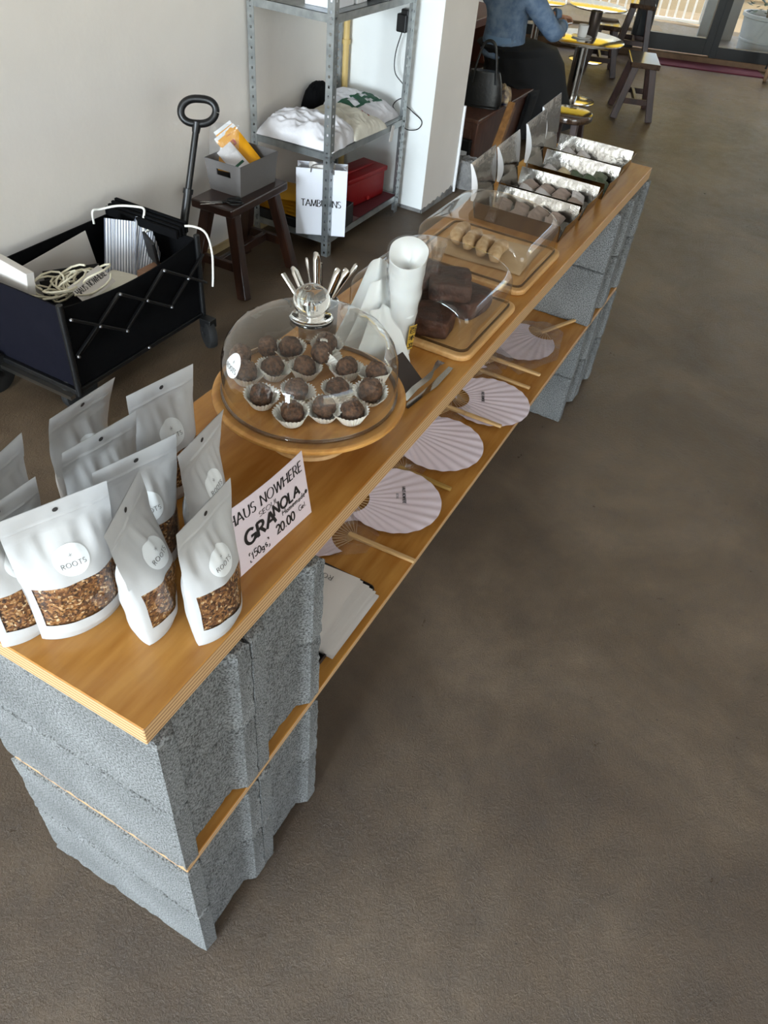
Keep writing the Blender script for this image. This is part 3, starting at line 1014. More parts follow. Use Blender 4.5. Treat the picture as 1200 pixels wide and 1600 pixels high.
BM = [block_mesh(s) for s in (1.3, 5.1, 8.7)]
course = ['bottom course on the floor', 'second course under the plywood shelf', 'third course on the plywood shelf', 'top course under the counter top']
zc = [0, H1, ZS1, ZS1 + H1]
k = 0
for pile, x0 in (('near', 0.0), ('far', 2.064)):
    for c in range(4):
        for i in range(2):
            o = link('concrete_block', BM[k % 3], None, (x0 + i * .1905 + (.0012 if i else 0), rnd.uniform(-.0015, .0015), zc[c]))
            row = ('front' if i == 0 else 'rear') if pile == 'near' else ('nearer' if i == 0 else 'farther')
            tag(o, f'grey concrete block in {pile} counter stack, {row} block of {course[c]}', 'block', 'concrete blocks carrying the counter')
            k += 1

# ================================================================== GRANOLA POUCHES
def pouch(label, x, y, yaw, lean, w=.118, h=.205, d=.032, seed=1.0, curl=0.0, twist=0.0, fill=.44, tilt=0.0):
    """stand-up pouch, front towards local -y; width along local x"""
    root = thing('granola_pouch', label, 'pouch', (x, y, T + .0005), yaw, 'white granola pouches on the counter end')
    root.rotation_euler = (0, tilt, yaw)

    def gz(v):
        if v < .06:
            return .86 + .14 * (v / .06)
        if v < .34:
            return 1.0
        return max(0.0, cos(min(1, (v - .34) / .50) * pi / 2)) ** 1.25

    def surf(u, v, side, off=0.0):
        uu = 2 * u - 1
        a = max(0.0, 1 - abs(uu) ** 2.3)
        t = d * gz(v) * a ** .85
        # the foot pulls in sideways where the gusset opens out
        ww = w * (1 - .05 * gz(v)) * (1 + .012 * N3((v * 3, seed, 0), 1))
        xx = uu * ww / 2
        wr = N3((u * 3.0, v * 3.4, seed), 1.0) * .0045 + N3((u * 7, v * 8, seed + 4), 1.0) * .0022
        env = min(1, v / .15) * min(1, (1 - v) / .1) * (1 if v < .8 else .5)
        t2 = t + wr * env * a * .5
        sway = wr * env * .7
        # creases running from the zip down into the belly
        cre = N3((uu * 5.5 + seed, v * 1.3, seed * 2), 1) * .0042 * max(0, 1 - abs(v - .70) / .16) + N3((uu * 2.2 + v * 2.5, v * 2 - uu, seed * 3), 1) * .004 * env * (1 if v < .84 else 0)
        t2 += cre * a
        lo = .0004 * (1 - uu ** 8)
        if v > .86:
            t2 = lo + (.0014 * (1 - uu ** 8) if .868 < v < .884 else 0)
        yy = side * (max(t2, lo) + off)
        zz = v * h
        # lean backward / forward, curl and twist towards the top
        yc = sway - sin(lean) * zz - curl * max(0, v - .35) ** 2 * .12 - (twist * max(0, v - .3) * uu * .045)
        yc -= .006 * sin(v * pi) * uu * sin(seed * 5)
        zz = zz * cos(lean) - .004 * (1 - abs(uu)) * 0
        return Vector((xx, yy + yc, zz))

    b = MB()
    nu, nv = 36, 104

    def mi(u, v):
        if side[0] < 0 and .135 < v < fill and .05 < u < .95:
            return 1
        return 0
    side = [-1]
    b.grid(lambda u, v: surf(u, v, -1), nu, nv, mi)
    side = [1]
    b.grid(lambda u, v: surf(u, v, 1), nu, nv, 0)
    # bottom gusset
    n = nu + 1
    b.add([surf(i / nu, 0, -1) for i in range(n)] + [surf(i / nu, 0, 1) for i in range(n)], [(i, i + 1, n + i + 1, n + i) for i in range(nu)])
    part('film_body', b, [M['pouch'], M['film']], root, 1.2, weld=.0002)
    # granola heap right behind the clear strip
    g = MB()
    gu, gv = 58, 40

    def gr(u, v):
        u2, v2 = .03 + .94 * u, .05 + (fill - .04) * v
        p = surf(u2, v2, -1, -.0018)
        c = noise.cell_vector(Vector((p.x * 190 + seed * 11, p.z * 190, seed)))
        e = (c.x - .5) * .0022 + N3((p.x, p.z, seed), 260, 1) * .0016
        edge = min(1, 8 * u, 8 * (1 - u), 8 * v, 8 * (1 - v))
        return p + Vector((0, .0012 + max(-.0012, e) * edge, 0))
    g.grid(gr, gu, gv)

    def back(u, v):
        p = surf(.03 + .94 * u, .05 + (fill - .04) * v, 1, -.003)
        return p
    g.grid(back, 16, 10)
    part('granola', g, M['granola'], root, .8)
    # round label with the shop name

    def sheet(off):
        return lambda px, pz: surf(.5 + px / w, pz / h, -1, off)
    cx, cz, R = -.004, .123, .0215
    L = MB()
    fn = sheet(.0007)
    rings, seg = 8, 36
    vs = [fn(cx, cz)] + [fn(cx + R * i / rings * cos(2 * pi * q / seg), cz + R * i / rings * sin(2 * pi * q / seg)) for i in range(1, rings + 1) for q in range(seg)]
    fs = [(0, 1 + (q + 1) % seg, 1 + q) for q in range(seg)]
    for i in range(1, rings):
        for q in range(seg):
            a, c = 1 + (i - 1) * seg, 1 + i * seg
            fs.append((a + q, a + (q + 1) % seg, c + (q + 1) % seg, c + q))
    L.add(vs, fs)
    lab = part('round_label', L, M['label'], root, 1.2)
    t = MB()
    fn2 = sheet(.0016)
    tw = textwidth('ROOTS', .0062, .28)
    write(t, 'ROOTS', cx - tw / 2, cz - .008, .0062, fn2, .07, .15, track=.28)
    write(t, '*', cx - .0026, cz + .004, .0065, fn2, .05, .06)
    part('lettering', t, M['greyink'], lab)
    hb = MB()
    fn3 = sheet(.0004)
    hb.add([fn3(.0035 * cos(2 * pi * q / 16), h * .935 + .0035 * sin(2 * pi * q / 16)) for q in range(16)], [tuple(range(16))])
    part('hang_hole', hb, M['hole'], root)
    return root


pouch('front pouch at the counter corner, its clear strip full of granola, label facing out', .090, .196, -.235, -.03, .128, .207, .034, 1.7, .2, .3)
pouch('narrow-looking pouch turned edge-on in the front row, its top edge folded sharply upward', .138, .120, .62, .0, .112, .207, .033, 2.9, -.2, .4)
pouch('pouch standing closest to the price card, its label low on the right', .180, .046, .20, -.03, .112, .207, .031, 4.3, .1, .2)
pouch('pouch leaning behind the one next to the price card, nearest the cake stand', .285, .142, .24, 0, .112, .207, .03, 5.9, .1, .2)
pouch('pouch in the middle of the group with its label half hidden by the edge-on pouch', .208, .186, -.10, .0, .118, .207, .032, 7.7, .2, .3)
pouch('shaded pouch in the second row between the middle pouch and the rear ones', .214, .256, .0, 0, .116, .207, .03, 9.1, .3, .2)
pouch('rear pouch next to the cake stand, standing against the back edge of the counter', .347, .262, -.12, 0, .116, .207, .03, 11.3, .1, .1)
pouch('rearmost tall pouch curling at its top right corner above the wagon', .250, .335, .22, 0, .116, .207, .03, 13.1, .5, .4)
pouch('dim pouch mostly hidden behind the front corner pouch', .050, .246, .10, 0, .116, .207, .033, 15.7, .1, .2)
pouch('pouch at the left back edge of the counter, cut by the picture edge', .096, .318, .34, 0, .116, .207, .03, 17.9, .3, .2)

# ================================================================== PRICE CARD
cd = thing('price_card', 'pale handwritten price card for granola leaning on the counter beside the pouches', 'sign', (.336, .056, T), -.064)
CL = .18


def cfn(off):
    def fn(x, z):
        bow = .004 * (1 - (x / .0855) ** 2)
        return Vector((x, sin(CL) * z - bow * (z / .116) - off * cos(CL), z * cos(CL) + .001 + off * sin(CL) * .2))
    return fn


b = MB()
f0, f1 = cfn(0), cfn(-.0006)
b.grid(lambda u, v: f0(-.0855 + .171 * u, .116 * v), 12, 4)
b.grid(lambda u, v: f1(-.0855 + .171 * u, .116 * v), 12, 4)
part('card_sheet', b, M['card'], cd, 1)
# fold-back foot that holds it up
b = MB()
b.add([f0(-.03, .08) + Vector((0, .002, 0)), f0(.03, .08) + Vector((0, .002, 0)), Vector((.03, .06, 0)), Vector((-.03, .06, 0))], [(0, 1, 2, 3)])
part('easel_foot', b, M['card'], cd)
t = MB()
fi = cfn(.0005)
write(t, 'HAUS NOWHERE', -.082, .086, .0175, fi, .05, .15, width=.160, serif=True)
write(t, 'SEOUL', -.026, .0705, .0085, fi, .06, .14, width=.042, serif=True)
part('lettering', t, M['ink'], cd)
t = MB()
fi = cfn(.0007)
write(t, 'GRA', -.060, .040, .0245, fi, .19, .24, track=.19, jitter=.05, seed=3)
write(t, 'NOLA', .002, .051, .0175, fi, .2, .24, track=.17, jitter=.06, seed=5)
write(t, 'Homemade', .020, .0395, .0095, fi, .12, .15, track=.12, jitter=.05, seed=8, width=.056)
write(t, '[150gs]', -.060, .012, .013, fi, .12, .15, track=.08, jitter=.06, seed=4)
write(t, '20.00', .002, .016, .0155, fi, .16, .2, track=.1, jitter=.05, seed=6)
write(t, 'Gel.', .057, .022, .0092, fi, .11, .14, track=.12, jitter=.05, seed=7)
# small heart-shaped blot after the word
t.add([fi(.0795 + .0032 * cos(q * .7), .0455 + .0036 * sin(q * .7)) for q in range(9)], [tuple(range(9))])
part('handwriting', t, M['ink'], cd)

# ================================================================== CAKE STAND
CX, CY = .588, .163
cs = thing('cake_stand', 'round bamboo cake stand on a low pedestal carrying truffles', 'cake stand', (CX, CY, T))
b = MB()
b.lathe([(0, .088), (.150, .088), (.153, .0905), (.1585, .0912), (.1618, .0898), (.1625, .087), (.1605, .0825), (.150, .078), (.05, .073), (0, .072)], n=96)
part('tray', b, M['bamboo'], cs, .7)
b = MB()
b.lathe([(.0, .072), (.046, .072), (.044, .05), (.048, .026), (.062, .012), (.076, .007), (.078, .001), (.076, 0), (0, 0)], n=64)
part('pedestal', b, M['bamboo_l'], cs, .7)
TZ = T + .088
gd = thing('glass_dome', 'clear glass bell dome with a ball knob covering the truffles', 'dome', (CX + .004, CY + .003, TZ + .001))
prof = [(.1455, 0), (.147, .004), (.1455, .012), (.1455, .05), (.1435, .075), (.137, .098), (.124, .119), (.104, .134), (.078, .144), (.05, .149), (.02, .151), (0, .151)]
prof = [(a, c * .875) for a, c in prof]
pr2 = []
for (a, c), (a2, c2) in zip(prof, prof[1:]):
    for q in range(3):
        pr2.append((a + (a2 - a) * q / 3, c + (c2 - c) * q / 3))
pr2.append(prof[-1])
b = MB()
b.lathe(pr2, n=96)
part('bell', b, M['glass'], gd, 3.2)
b = MB()
b.lathe([(.1425, .001), (.1475, .001), (.1485, .004), (.1475, .0075), (.1445, .0075), (.1425, .004)], n=96, close=True)
part('rim', b, M['acrylic_edge'], gd, 3.2)
b = MB()
kp = [(0, .1512), (.034, .1512), (.0375, .155), (.034, .159), (.024, .161), (.0195, .165), (.022, .170), (.0285, .1745), (.0315, .184), (.0305, .194), (.026, .203), (.018, .2095), (.008, .2125), (0, .213)]
kp = [(a * .92, .151 * .875 + (c - .151) * .92) for a, c in kp]
b.lathe(kp, n=48)
part('knob', b, M['solidglass'], gd, 3.2)
# shop sticker on the bell
st = MB()


def onbell(ax, zz, off=.0012):
    """point of the bell's outside at angle ax and height zz"""
    for (a, c), (a2, c2) in zip(prof, prof[1:]):
        if c <= zz <= c2:
            r = a + (a2 - a) * (zz - c) / (c2 - c)
            break
    n = Vector((cos(ax), sin(ax), .25)).normalized()
    return Vector((r * cos(ax), r * sin(ax), zz)) + n * off


SA = 2.66
vs = [onbell(SA, .086)]
for i in range(1, 5):
    for q in range(28):
        a = 2 * pi * q / 28
        vs.append(onbell(SA + .019 * i / 4 * cos(a) / .138, .086 + .0175 * i / 4 * sin(a)))
fs = [(0, 1 + q, 1 + (q + 1) % 28) for q in range(28)]
for i in range(3):
    for q in range(28):
        a, c = 1 + i * 28, 29 + i * 28
        fs.append((a + q, a + (q + 1) % 28, c + (q + 1) % 28, c + q))
st.add(vs, fs)
so = part('round_sticker', st, M['label'], gd, 1.5)
t = MB()
fnb = lambda x, y: onbell(SA + x / .138, .086 + y, .002)
write(t, 'ROOTS', -.0145, -.007, .0072, fnb, .07, .15, track=.22, width=.029)
write(t, '*', -.0025, .003, .006, fnb, .05, .06)
part('lettering', t, M['greyink'], so)


def truffle_mesh(seed):
    bm = bmesh.new()
    bmesh.ops.create_icosphere(bm, subdivisions=4, radius=1)
    for v in bm.verts:
        p = v.co.copy()
        e = 1 + N3(p, 1.6, seed) * .11 + N3(p, 5, seed) * .07 + N3(p, 12, seed) * .05
        v.co = Vector((p.x * .0195 * e, p.y * .0195 * e, p.z * .0185 * e))
    me = bpy.data.meshes.new('truffle')
    bm.to_mesh(me)
    bm.free()
    me.materials.append(M['truffle'])
    me.polygons.foreach_set('use_smooth', [True] * len(me.polygons))
    return me


TM = [truffle_mesh(s) for s in (.5, 3.1, 6.2)]
cb = MB()
cb.lathe([(0, 0), (.016, 0), (.0175, .001), (.0205, .008), (.0245, .015), (.0290, .0215)], n=150, fn=lambda r, z, a: (r + (.0017 * sin(a * 30) * min(1, z / .010 + .05) if r > .0155 else 0) + .0008 * sin(a * 3 + 1) * (z / .02), z + .0010 * sin(a * 5) * (z / .02) + .0006 * sin(a * 30) * (z / .02)))
CUPM = cb.mesh('paper_cup', M['cup'], 1.3)
tr = [
    ((.526, .217), 'in the front row under the dome, leftmost'), ((.516, .150), 'in the front row under the dome, second from left'),
    ((.557, .116), 'in the front row under the dome, third from left'), ((.575, .075), 'in the front row under the dome, rightmost'),
    ((.641, .079), 'at the right end of the second row'), ((.691, .096), 'at the right rear edge'),
    ((.675, .145), 'right of the cup standing on edge under the dome'), ((.614, .126), 'amid the second row under the dome'),
    ((.683, .195), 'tipped on edge at the rear'), ((.636, .205), 'in the flared cup at the dome centre'),
    ((.602, .248), 'pale one left of the centre under the dome'), ((.566, .276), 'at the left side under the dome'),
    ((.672, .258), 'in the rear row under the dome, second from left'), ((.650, .292), 'in the rear row under the dome, leftmost'),
    ((.602, .314), 'far left against the glass under the dome'), ((.569, .178), 'half hidden behind the front row under the dome'),
    ((.722, .215), 'farthest back under the dome behind the tipped cup'),
]
tilts = {8: (.2, -.75), 4: (-.15, -.1), 5: (-.1, -.2), 3: (-.1, 0)}
for i, ((x, y), where) in enumerate(tr):
    x, y = x - .016, y - .010
    tx, ty = tilts.get(i, (rnd.uniform(-.12, .12), rnd.uniform(-.12, .12)))
    lift = .006 if i == 8 else .0006
    zt = TZ + lift + .0195
    if i not in (13, 14):
        c = link('paper_cup', CUPM, None, (x, y, TZ + lift + abs(ty) * .012))
        c.rotation_euler = (tx, ty, rnd.uniform(0, 6))
        tag(c, f'white paper cup of the truffle {where}', 'baking cup', 'paper cups under the glass dome')
    o = link('truffle', TM[i % 3], None, (x + (-.010 if i == 8 else 0), y, zt + abs(ty) * .012))
    o.rotation_euler = (rnd.uniform(0, 6), rnd.uniform(0, 6), rnd.uniform(0, 6))
    s = rnd.uniform(.97, 1.07)
    o.scale = (s, s, s * .97)
    tag(o, f'round chocolate truffle {where}', 'truffle', 'chocolate truffles under the glass dome')

# ================================================================== UTENSILS IN A CUP BEHIND THE DOME
UX, UY = .855, .318
uc = thing('utensil_cup', 'steel cup holding spoons and tongs behind the glass dome', 'cup', (UX, UY, T))
b = MB()
b.lathe([(0, 0), (.036, 0), (.038, .003), (.04, .09), (.0415, .092), (.039, .092), (.036, .004), (0, .003)], n=32)
part('cup_wall', b, M['brushed'], uc, .7)
ut = [(.088, .118, 'round rod'), (.066, .137, 'tong'), (.03, .17, 'spoon'), (.008, .187, 'tong'), (.002, .168, 'rod2'), (-.04, .168, 'tong'), (-.058, .172, 'tong2'), (-.077, .187, 'spoon')]
names = {'round rod': ('steel_straw', 'steel tube end leaning farthest left out of the utensil cup', 'straw'),
         'tong': None}
labs = ['leftmost round-ended steel utensil leaning out of the cup behind the dome', 'wide steel tongs second from left in the cup behind the dome',
        'slim steel spoon handle just left of the dome knob', 'tallest steel tongs with looped end behind the dome knob', 'short flat steel handle below the tallest tongs',
        'steel tongs leaning right of the dome knob', 'curled steel tongs between two handles right of the knob', 'rightmost long steel spoon handle leaning out of the cup']
for i, ((dy, dz, kind), lb) in enumerate(zip(ut, labs)):
    base = Vector((UX + rnd.uniform(-.012, .012), UY - dy * -.0 + max(-.028, min(.028, -dy * .3)), T + .006))
    top = Vector((UX + .005 + rnd.uniform(-.006, .006), UY + dy, T + dz))
    b = MB()
    d = (top - base)
    if kind.startswith('round'):
        b.tube([base, top], .0055, 12)
    elif kind == 'spoon':
        b.tube([base, base + d * .6, base + d * .85, top - d * .03, top], [.003, .003, .0045, .0065, .004], 10, flat=.5)
    elif kind == 'rod2':
        b.bar(base, top, .011, .0025)
    else:
        off = Vector((.004, 0, 0))
        b.tube([base - off, base + d * .5 - off, top - d * .06 - off, top, top - d * .06 + off, base + d * .5 + off, base + off], [.005, .006, .0075, .0055, .0075, .006, .005], 10, flat=.45)
    single('steel_tongs' if 'tongs' in lb else 'steel_spoon' if 'spoon' in lb else 'steel_stirrer', b, M['steel'], lb, 'utensil', smooth=1, group='steel utensils behind the glass dome')

# ================================================================== WHITE PAPER ROLL IN A SLEEVE, NAPKINS, PLATE, TONGS
RX, RY = .915, .150
rl_ = thing('paper_cup_sleeve', 'tall clear sleeve of white paper cups with gold label beside the glass dome', 'sleeve', (RX, RY, T))


def rollp(u, v):
    a = 2 * pi * u
    r = .017 + .0195 * v + .0016 * N3((cos(a) * 1.5, sin(a) * 1.5, v * 5), 1, 2)
    for zc_ in (.42, .66, .83):
        r += .0018 * max(0, 1 - abs(v - zc_ - .03 * sin(a + zc_ * 9)) / .05)
    top = .214 + .016 * sin(a + 1.2)
    z = .012 + (top - .012) * v
    return (r * cos(a) + .012 * v - .01, r * sin(a) + .012 * v, z)


b = MB()
b.grid(rollp, 48, 30, wrap=True)
# folded-in mouth
b.grid(lambda u, v: (lambda p, q: (p[0] * (1 - v) + q[0] * v, p[1] * (1 - v) + q[1] * v, p[2] + .006 * sin(pi * v) - .03 * v))(rollp(u, 1), (.004, .008, .205)), 48, 6, wrap=True)
b.add([(.016 * cos(2 * pi * k / 24) - .01, .016 * sin(2 * pi * k / 24), .012) for k in range(24)], [tuple(range(24))])
part('paper_cups', b, M['whitefilm'], rl_, 1.0, weld=.0003)
b = MB()
b.grid(lambda u, v: tuple(x * (1.09 if i < 2 else 1) + (.001 if i < 2 else -.012 + .012 * v) for i, x in enumerate(rollp(u, v))), 48, 20, wrap=True)
part('sleeve_film', b, M['sleeve'], rl_, 1.0)
lb = MB()


def lfn(x, z, off=.0):
    a = -1.95 + x / .023
    v = max(0, z) / .205
    R = (.017 + .0195 * v) * 1.09 + .0035 + off
    return Vector((R * cos(a) + .012 * v - .01, R * sin(a) + .008 * v, z + .004))


lb.grid(lambda u, v: lfn(-.0075 + .015 * u, .026 + .054 * v), 6, 8)
lo = part('gold_label', lb, M['gold'], rl_, 1)
t = MB()


def strokes(mb, segs, cx, cz, s, fn, w=.0016):
    for x0, y0, x1, y1 in segs:
        n = 3
        dx, dy = x1 - x0, y1 - y0
        d = hypot(dx, dy)
        px, py = -dy / d * w / 2, dx / d * w / 2
        a = [(cx + (x0 + dx * k / n) * s, cz + (y0 + dy * k / n) * s) for k in range(n + 1)]
        mb.add([fn(q[0] + px, q[1] + py) for q in a] + [fn(q[0] - px, q[1] - py) for q in a], [(k, k + 1, n + 2 + k, n + 1 + k) for k in range(n)])


HYAKU = [(-.5, .5, .5, .5), (-.05, .5, -.1, .25), (-.38, .22, .38, .22), (-.38, .22, -.38, -.5), (.38, .22, .38, -.5), (-.38, -.12, .38, -.12), (-.38, -.48, .38, -.48)]
HON = [(-.5, .22, .5, .22), (0, .5, 0, -.5), (0, .2, -.45, -.25), (0, .2, .45, -.25), (-.2, -.22, .2, -.22)]
TATE = [(0, .5, 0, .3), (-.4, .28, .4, .28), (-.22, .2, -.12, -.3), (.22, .2, .1, -.3), (-.5, -.38, .5, -.38)]
fl = lambda x, z: lfn(x, z, .0008)
for seg, cz in ((HYAKU, .070), (HON, .053), (TATE, .036)):
    strokes(t, seg, 0, cz, .0125, fl)
part('lettering', t, M['ink'], lo)

# fanned napkins, each a folded sheet leaning between the dome and the sleeve
for i, (dx, dy, a, ht, wd, lab) in enumerate(((-.028, .075, .95, .175, .15, 'rearmost and tallest of the white napkins fanned beside the paper sleeve'), (-.055, .045, .80, .150, .15, 'middle white napkin fanned beside the paper sleeve'), (-.085, .012, .62, .115, .15, 'front white napkin leaning lowest beside the paper sleeve'))):
    b = MB()

    def nap(u, v, s=0):
        x = (u - .5) * wd * (1 - .72 * v) + .025 * v
        return (x, .0012 * s + .05 * v * v + .006 * sin(u * 9 + i) * v, ht * v * (1 - .22 * abs(u - .5)))
    b.grid(lambda u, v: nap(u, v, 0), 12, 10)
    b.grid(lambda u, v: nap(u, v, 1), 12, 10)
    single('folded_napkin', b, M['whitefilm'], lab, 'napkin', (RX + dx, RY + dy, T + .001), -a, 'napkins beside the paper sleeve', 1.0)

# dark bent plate with tongs lying against it
pl = thing('plate_stand', 'small dark metal tent plate beside the bamboo cake stand', 'stand', (.806, .100, T), 0)
b = MB()
a0, a1, c0, c1 = Vector((-.040, -.022, 0)), Vector((.045, -.034, 0)), Vector((-.036, .030, .052)), Vector((.042, .020, .052))
d0, d1 = Vector((-.034, .052, 0)), Vector((.044, .044, 0))
b.add([a0, a1, c1, c0], [(0, 1, 2, 3)])
b.add([c0, c1, d1, d0], [(0, 1, 2, 3)])
o = part('bent_sheet', b, M['darkmetal'], pl, weld=.0001)
so = o.modifiers.new('thick', 'SOLIDIFY')
so.thickness = .002
tg = thing('serving_tongs', 'steel serving tongs lying by the edge of the counter', 'tongs', (.752, .058, T + .0005), -.06)
b = MB()
b.add([(0, -.006, .0), (0, .010, .0), (.0, .010, .016), (0, -.006, .016)], [(0, 1, 2, 3)])


def strip(pts, w, th=.0014):
    bb = MB()
    vs = []
    for p, ww in zip(pts, w):
        p = Vector(p)
        vs += [p + Vector((0, -ww / 2, 0)), p + Vector((0, ww / 2, 0)), p + Vector((0, ww / 2, th)), p + Vector((0, -ww / 2, th))]
    n = len(pts)
    fs = [(0, 1, 2, 3), tuple((n - 1) * 4 + k for k in (3, 2, 1, 0))]
    for i in range(n - 1):
        for k in range(4):
            fs.append((i * 4 + k, i * 4 + (k + 1) % 4, i * 4 + 4 + (k + 1) % 4, i * 4 + 4 + k))
    bb.add(vs, fs)
    return bb


up = strip([(.0, .004, .004), (.0, .004, .018), (.04, .005, .022), (.09, .003, .022), (.12, .010, .018), (.15, .016, .016), (.165, .016, .014)], [.013, .013, .013, .012, .005, .012, .017])
part('upper_arm', up, M['steel'], tg, .5)
lo_ = strip([(.0, .004, .004), (.0, .0, .002), (.05, -.004, .002), (.10, -.006, .002), (.16, -.004, .004), (.17, -.004, .006)], [.013, .013, .010, .014, .011, .010])
part('lower_arm', lo_, M['steel'], tg, .5)

# ================================================================== ACRYLIC COVERS ON BOARDS
def cover(x0, x1, y0, y1, labb, labd, seed):
    cx, cy = (x0 + x1) / 2, (y0 + y1) / 2
    lx, ly = x1 - x0, y1 - y0
    b = MB()
    b.prism(rrect(lx, ly, .03, 6), 0, .013)
    single('bamboo_board', b, M['bamboo_l'], labb, 'board', (cx, cy, T), bevel=.004)
    root = thing('acrylic_cover', labd, 'cover', (cx, cy, T + .0135))
    wx, wy, hs, ht = lx - .035, ly - .028, .050, .112

    def prof(k):
        """half-round arch section across y; k 0..1 from right foot over to left foot"""
        if k < .15:
            return (-wy / 2, hs * k / .15)
        if k > .85:
            return (wy / 2, hs * (1 - k) / .15)
        a = pi * (1 - (k - .15) / .7)
        c, s = cos(a), sin(a)
        e = .82
        return (wy / 2 * (abs(c) ** e) * (1 if c > 0 else -1), hs + (ht - hs) * s ** e)
    rf = .022
    st = []
    for q in range(7):
        a = pi / 2 * q / 6
        st.append((-wx / 2 + rf * (1 - sin(a)), rf * (1 - cos(a))))
    st = [(-wx / 2 + rf * (1 - cos(pi / 2 * q / 6)), rf * (1 - sin(pi / 2 * q / 6))) for q in range(7)]
    st = st + [(-wx / 2 + rf + (wx - 2 * rf) * q / 6, 0) for q in range(1, 6)] + [(-x, i) for x, i in reversed(st)]
    nk = 56
    b = MB()
    vs = []
    for x, ins in st:
        for k in range(nk + 1):
            y, z = prof(k / nk)
            sy = (wy / 2 - ins) / (wy / 2)
            vs.append((x, y * sy, z * (ht - ins) / ht if z > hs * .2 else z))
    fs = []
    n = nk + 1
    for j in range(len(st) - 1):
        for k in range(nk):
            fs.append((j * n + k, j * n + k + 1, (j + 1) * n + k + 1, (j + 1) * n + k))
    fs.append(tuple(range(n)))
    fs.append(tuple((len(st) - 1) * n + k for k in range(n - 1, -1, -1)))
    b.add(vs, fs)
    part('lid_shell', b, M['acrylic'], root, .9)
    # foot rim
    b = MB()
    o1, i1 = rrect(wx + .004, wy + .004, .02, 6), rrect(wx - .004, wy - .004, .018, 6)
    n = len(o1)
    vs = [(x, y, 0) for x, y in o1] + [(x, y, .004) for x, y in o1] + [(x, y, .004) for x, y in i1] + [(x, y, 0) for x, y in i1]
    fs = [((r * n) + k, r * n + (k + 1) % n, ((r + 1) % 4) * n + (k + 1) % n, ((r + 1) % 4) * n + k) for r in range(4) for k in range(n)]
    b.add(vs, fs)
    part('foot_rim', b, M['acrylic_edge'], root, .6)
    b = MB()
    b.lathe([(0, ht - .001), (.0105, ht - .001), (.0115, ht + .006), (.0165, ht + .03), (.0165, ht + .033), (.0145, ht + .033), (.0095, ht + .008), (0, ht + .007)], n=28)
    part('knob', b, M['acrylic'], root, .7)
    return root


cover(.958, 1.250, .026, .338, 'bamboo board under the chocolate cake, beside the paper sleeve', 'clear arched acrylic cover over the chocolate cake', 1)
cover(1.298, 1.592, .038, .350, 'bamboo board under the pale biscuits', 'clear arched acrylic cover over the pale biscuits', 2)


def loaf(lx, ly, lz, seed, amp=.004, sub=14):
    """irregular baked slab"""
    b = MB()

    def face(f):
        b.grid(f, sub, sub)
    hx, hy = lx / 2, ly / 2

    def P(x, y, z):
        rx, ry = x / hx, y / hy
        zz = z
        k = 1 - .10 * max(abs(rx), abs(ry)) ** 6 * 0
        v = Vector((x * k, y * k, zz))
        # soften edges
        ex, ey, ez = abs(rx) ** 8, abs(ry) ** 8, abs(2 * z / lz - 1) ** 8
        sh = 1 - .05 * (ex * ey + ey * ez + ex * ez)
        n = Vector((N3(v, 22, seed), N3(v, 22, seed + 5), N3(v, 26, seed + 9)))
        n2 = Vector((N3(v, 80, seed), N3(v, 80, seed + 5), N3(v, 80, seed + 9)))
        v = Vector((v.x * sh, v.y * sh, v.z))
        v += n * amp + n2 * amp * .4
        v.z = max(0.0, v.z)
        return v
    face(lambda u, v: P(-hx + lx * u, -hy + ly * v, lz))
    face(lambda u, v: P(-hx + lx * u, -hy + ly * v, 0))
    face(lambda u, v: P(-hx + lx * u, -hy, lz * v))
    face(lambda u, v: P(-hx + lx * u, hy, lz * v))
    face(lambda u, v: P(-hx, -hy + ly * u, lz * v))
    face(lambda u, v: P(hx, -hy + ly * u, lz * v))
    return b


BZ = T + .0138
for dims, loc, rz, lab in (
    ((.085, .085, .040), (1.026, .140, BZ), .2, 'chocolate cake slab on the board nearest the paper sleeve'),
    ((.10, .085, .040), (1.150, .120, BZ), -.15, 'chocolate cake slab at the right rear of the board'),
    ((.085, .09, .040), (1.030, .238, BZ), -.1, 'chocolate cake slab at the left front of the board'),
    ((.10, .09, .040), (1.150, .232, BZ), .1, 'chocolate cake slab at the left rear of the board'),
    ((.095, .09, .038), (1.118, .150, BZ + .042), .45, 'chocolate cake slab lying tilted on the lower right slabs'),
    ((.090, .085, .034), (1.122, .222, BZ + .043), -.2, 'topmost chocolate cake slab with a cracked shiny crust'),
):
    single('chocolate_cake_slab', loaf(*dims, seed=loc[0] * 9), M['brownie'], lab, 'cake', loc, rz, 'chocolate cake slabs under the first cover', 1.2, weld=.0002)
pp = MB()
pp.grid(lambda u, v: (-.085 + .17 * u, -.115 + .23 * v, .0012 + .0022 * abs(sin(u * 7 + v * 5)) * (abs(u - .5) + abs(v - .5))), 20, 20)
single('parchment_sheet', pp, M['parchment'], 'sheet of brown baking paper under the pale biscuits', 'paper', (1.455, .195, BZ), .05, smooth=1)
for i, (x, y) in enumerate(((1.462, .276), (1.448, .236), (1.438, .196), (1.428, .156))):
    b = MB()
    pts = [(-.052, -.006, .016), (-.045, -.003, .0175), (-.02, .004, .019), (.02, .004, .019), (.045, -.003, .0175), (.052, -.006, .016)]
    b.tube(pts, [.006, .013, .0165, .0165, .013, .006], 16)
    for j, v in enumerate(b.v):
        e = N3(v, 70, i * 3.0) * .003
        b.v[j] = (v[0] + e, v[1] + e, max(.001, v[2] + e))
    single('pale_biscuit', b, M['cookie'], ('pale log biscuit farthest left under the second cover', 'pale log biscuit second from left under the second cover', 'pale log biscuit third from left under the second cover', 'pale log biscuit nearest the counter edge under the second cover')[i], 'biscuit', (x, y, BZ + .003), .12, 'pale biscuits under the second cover', 1.2)

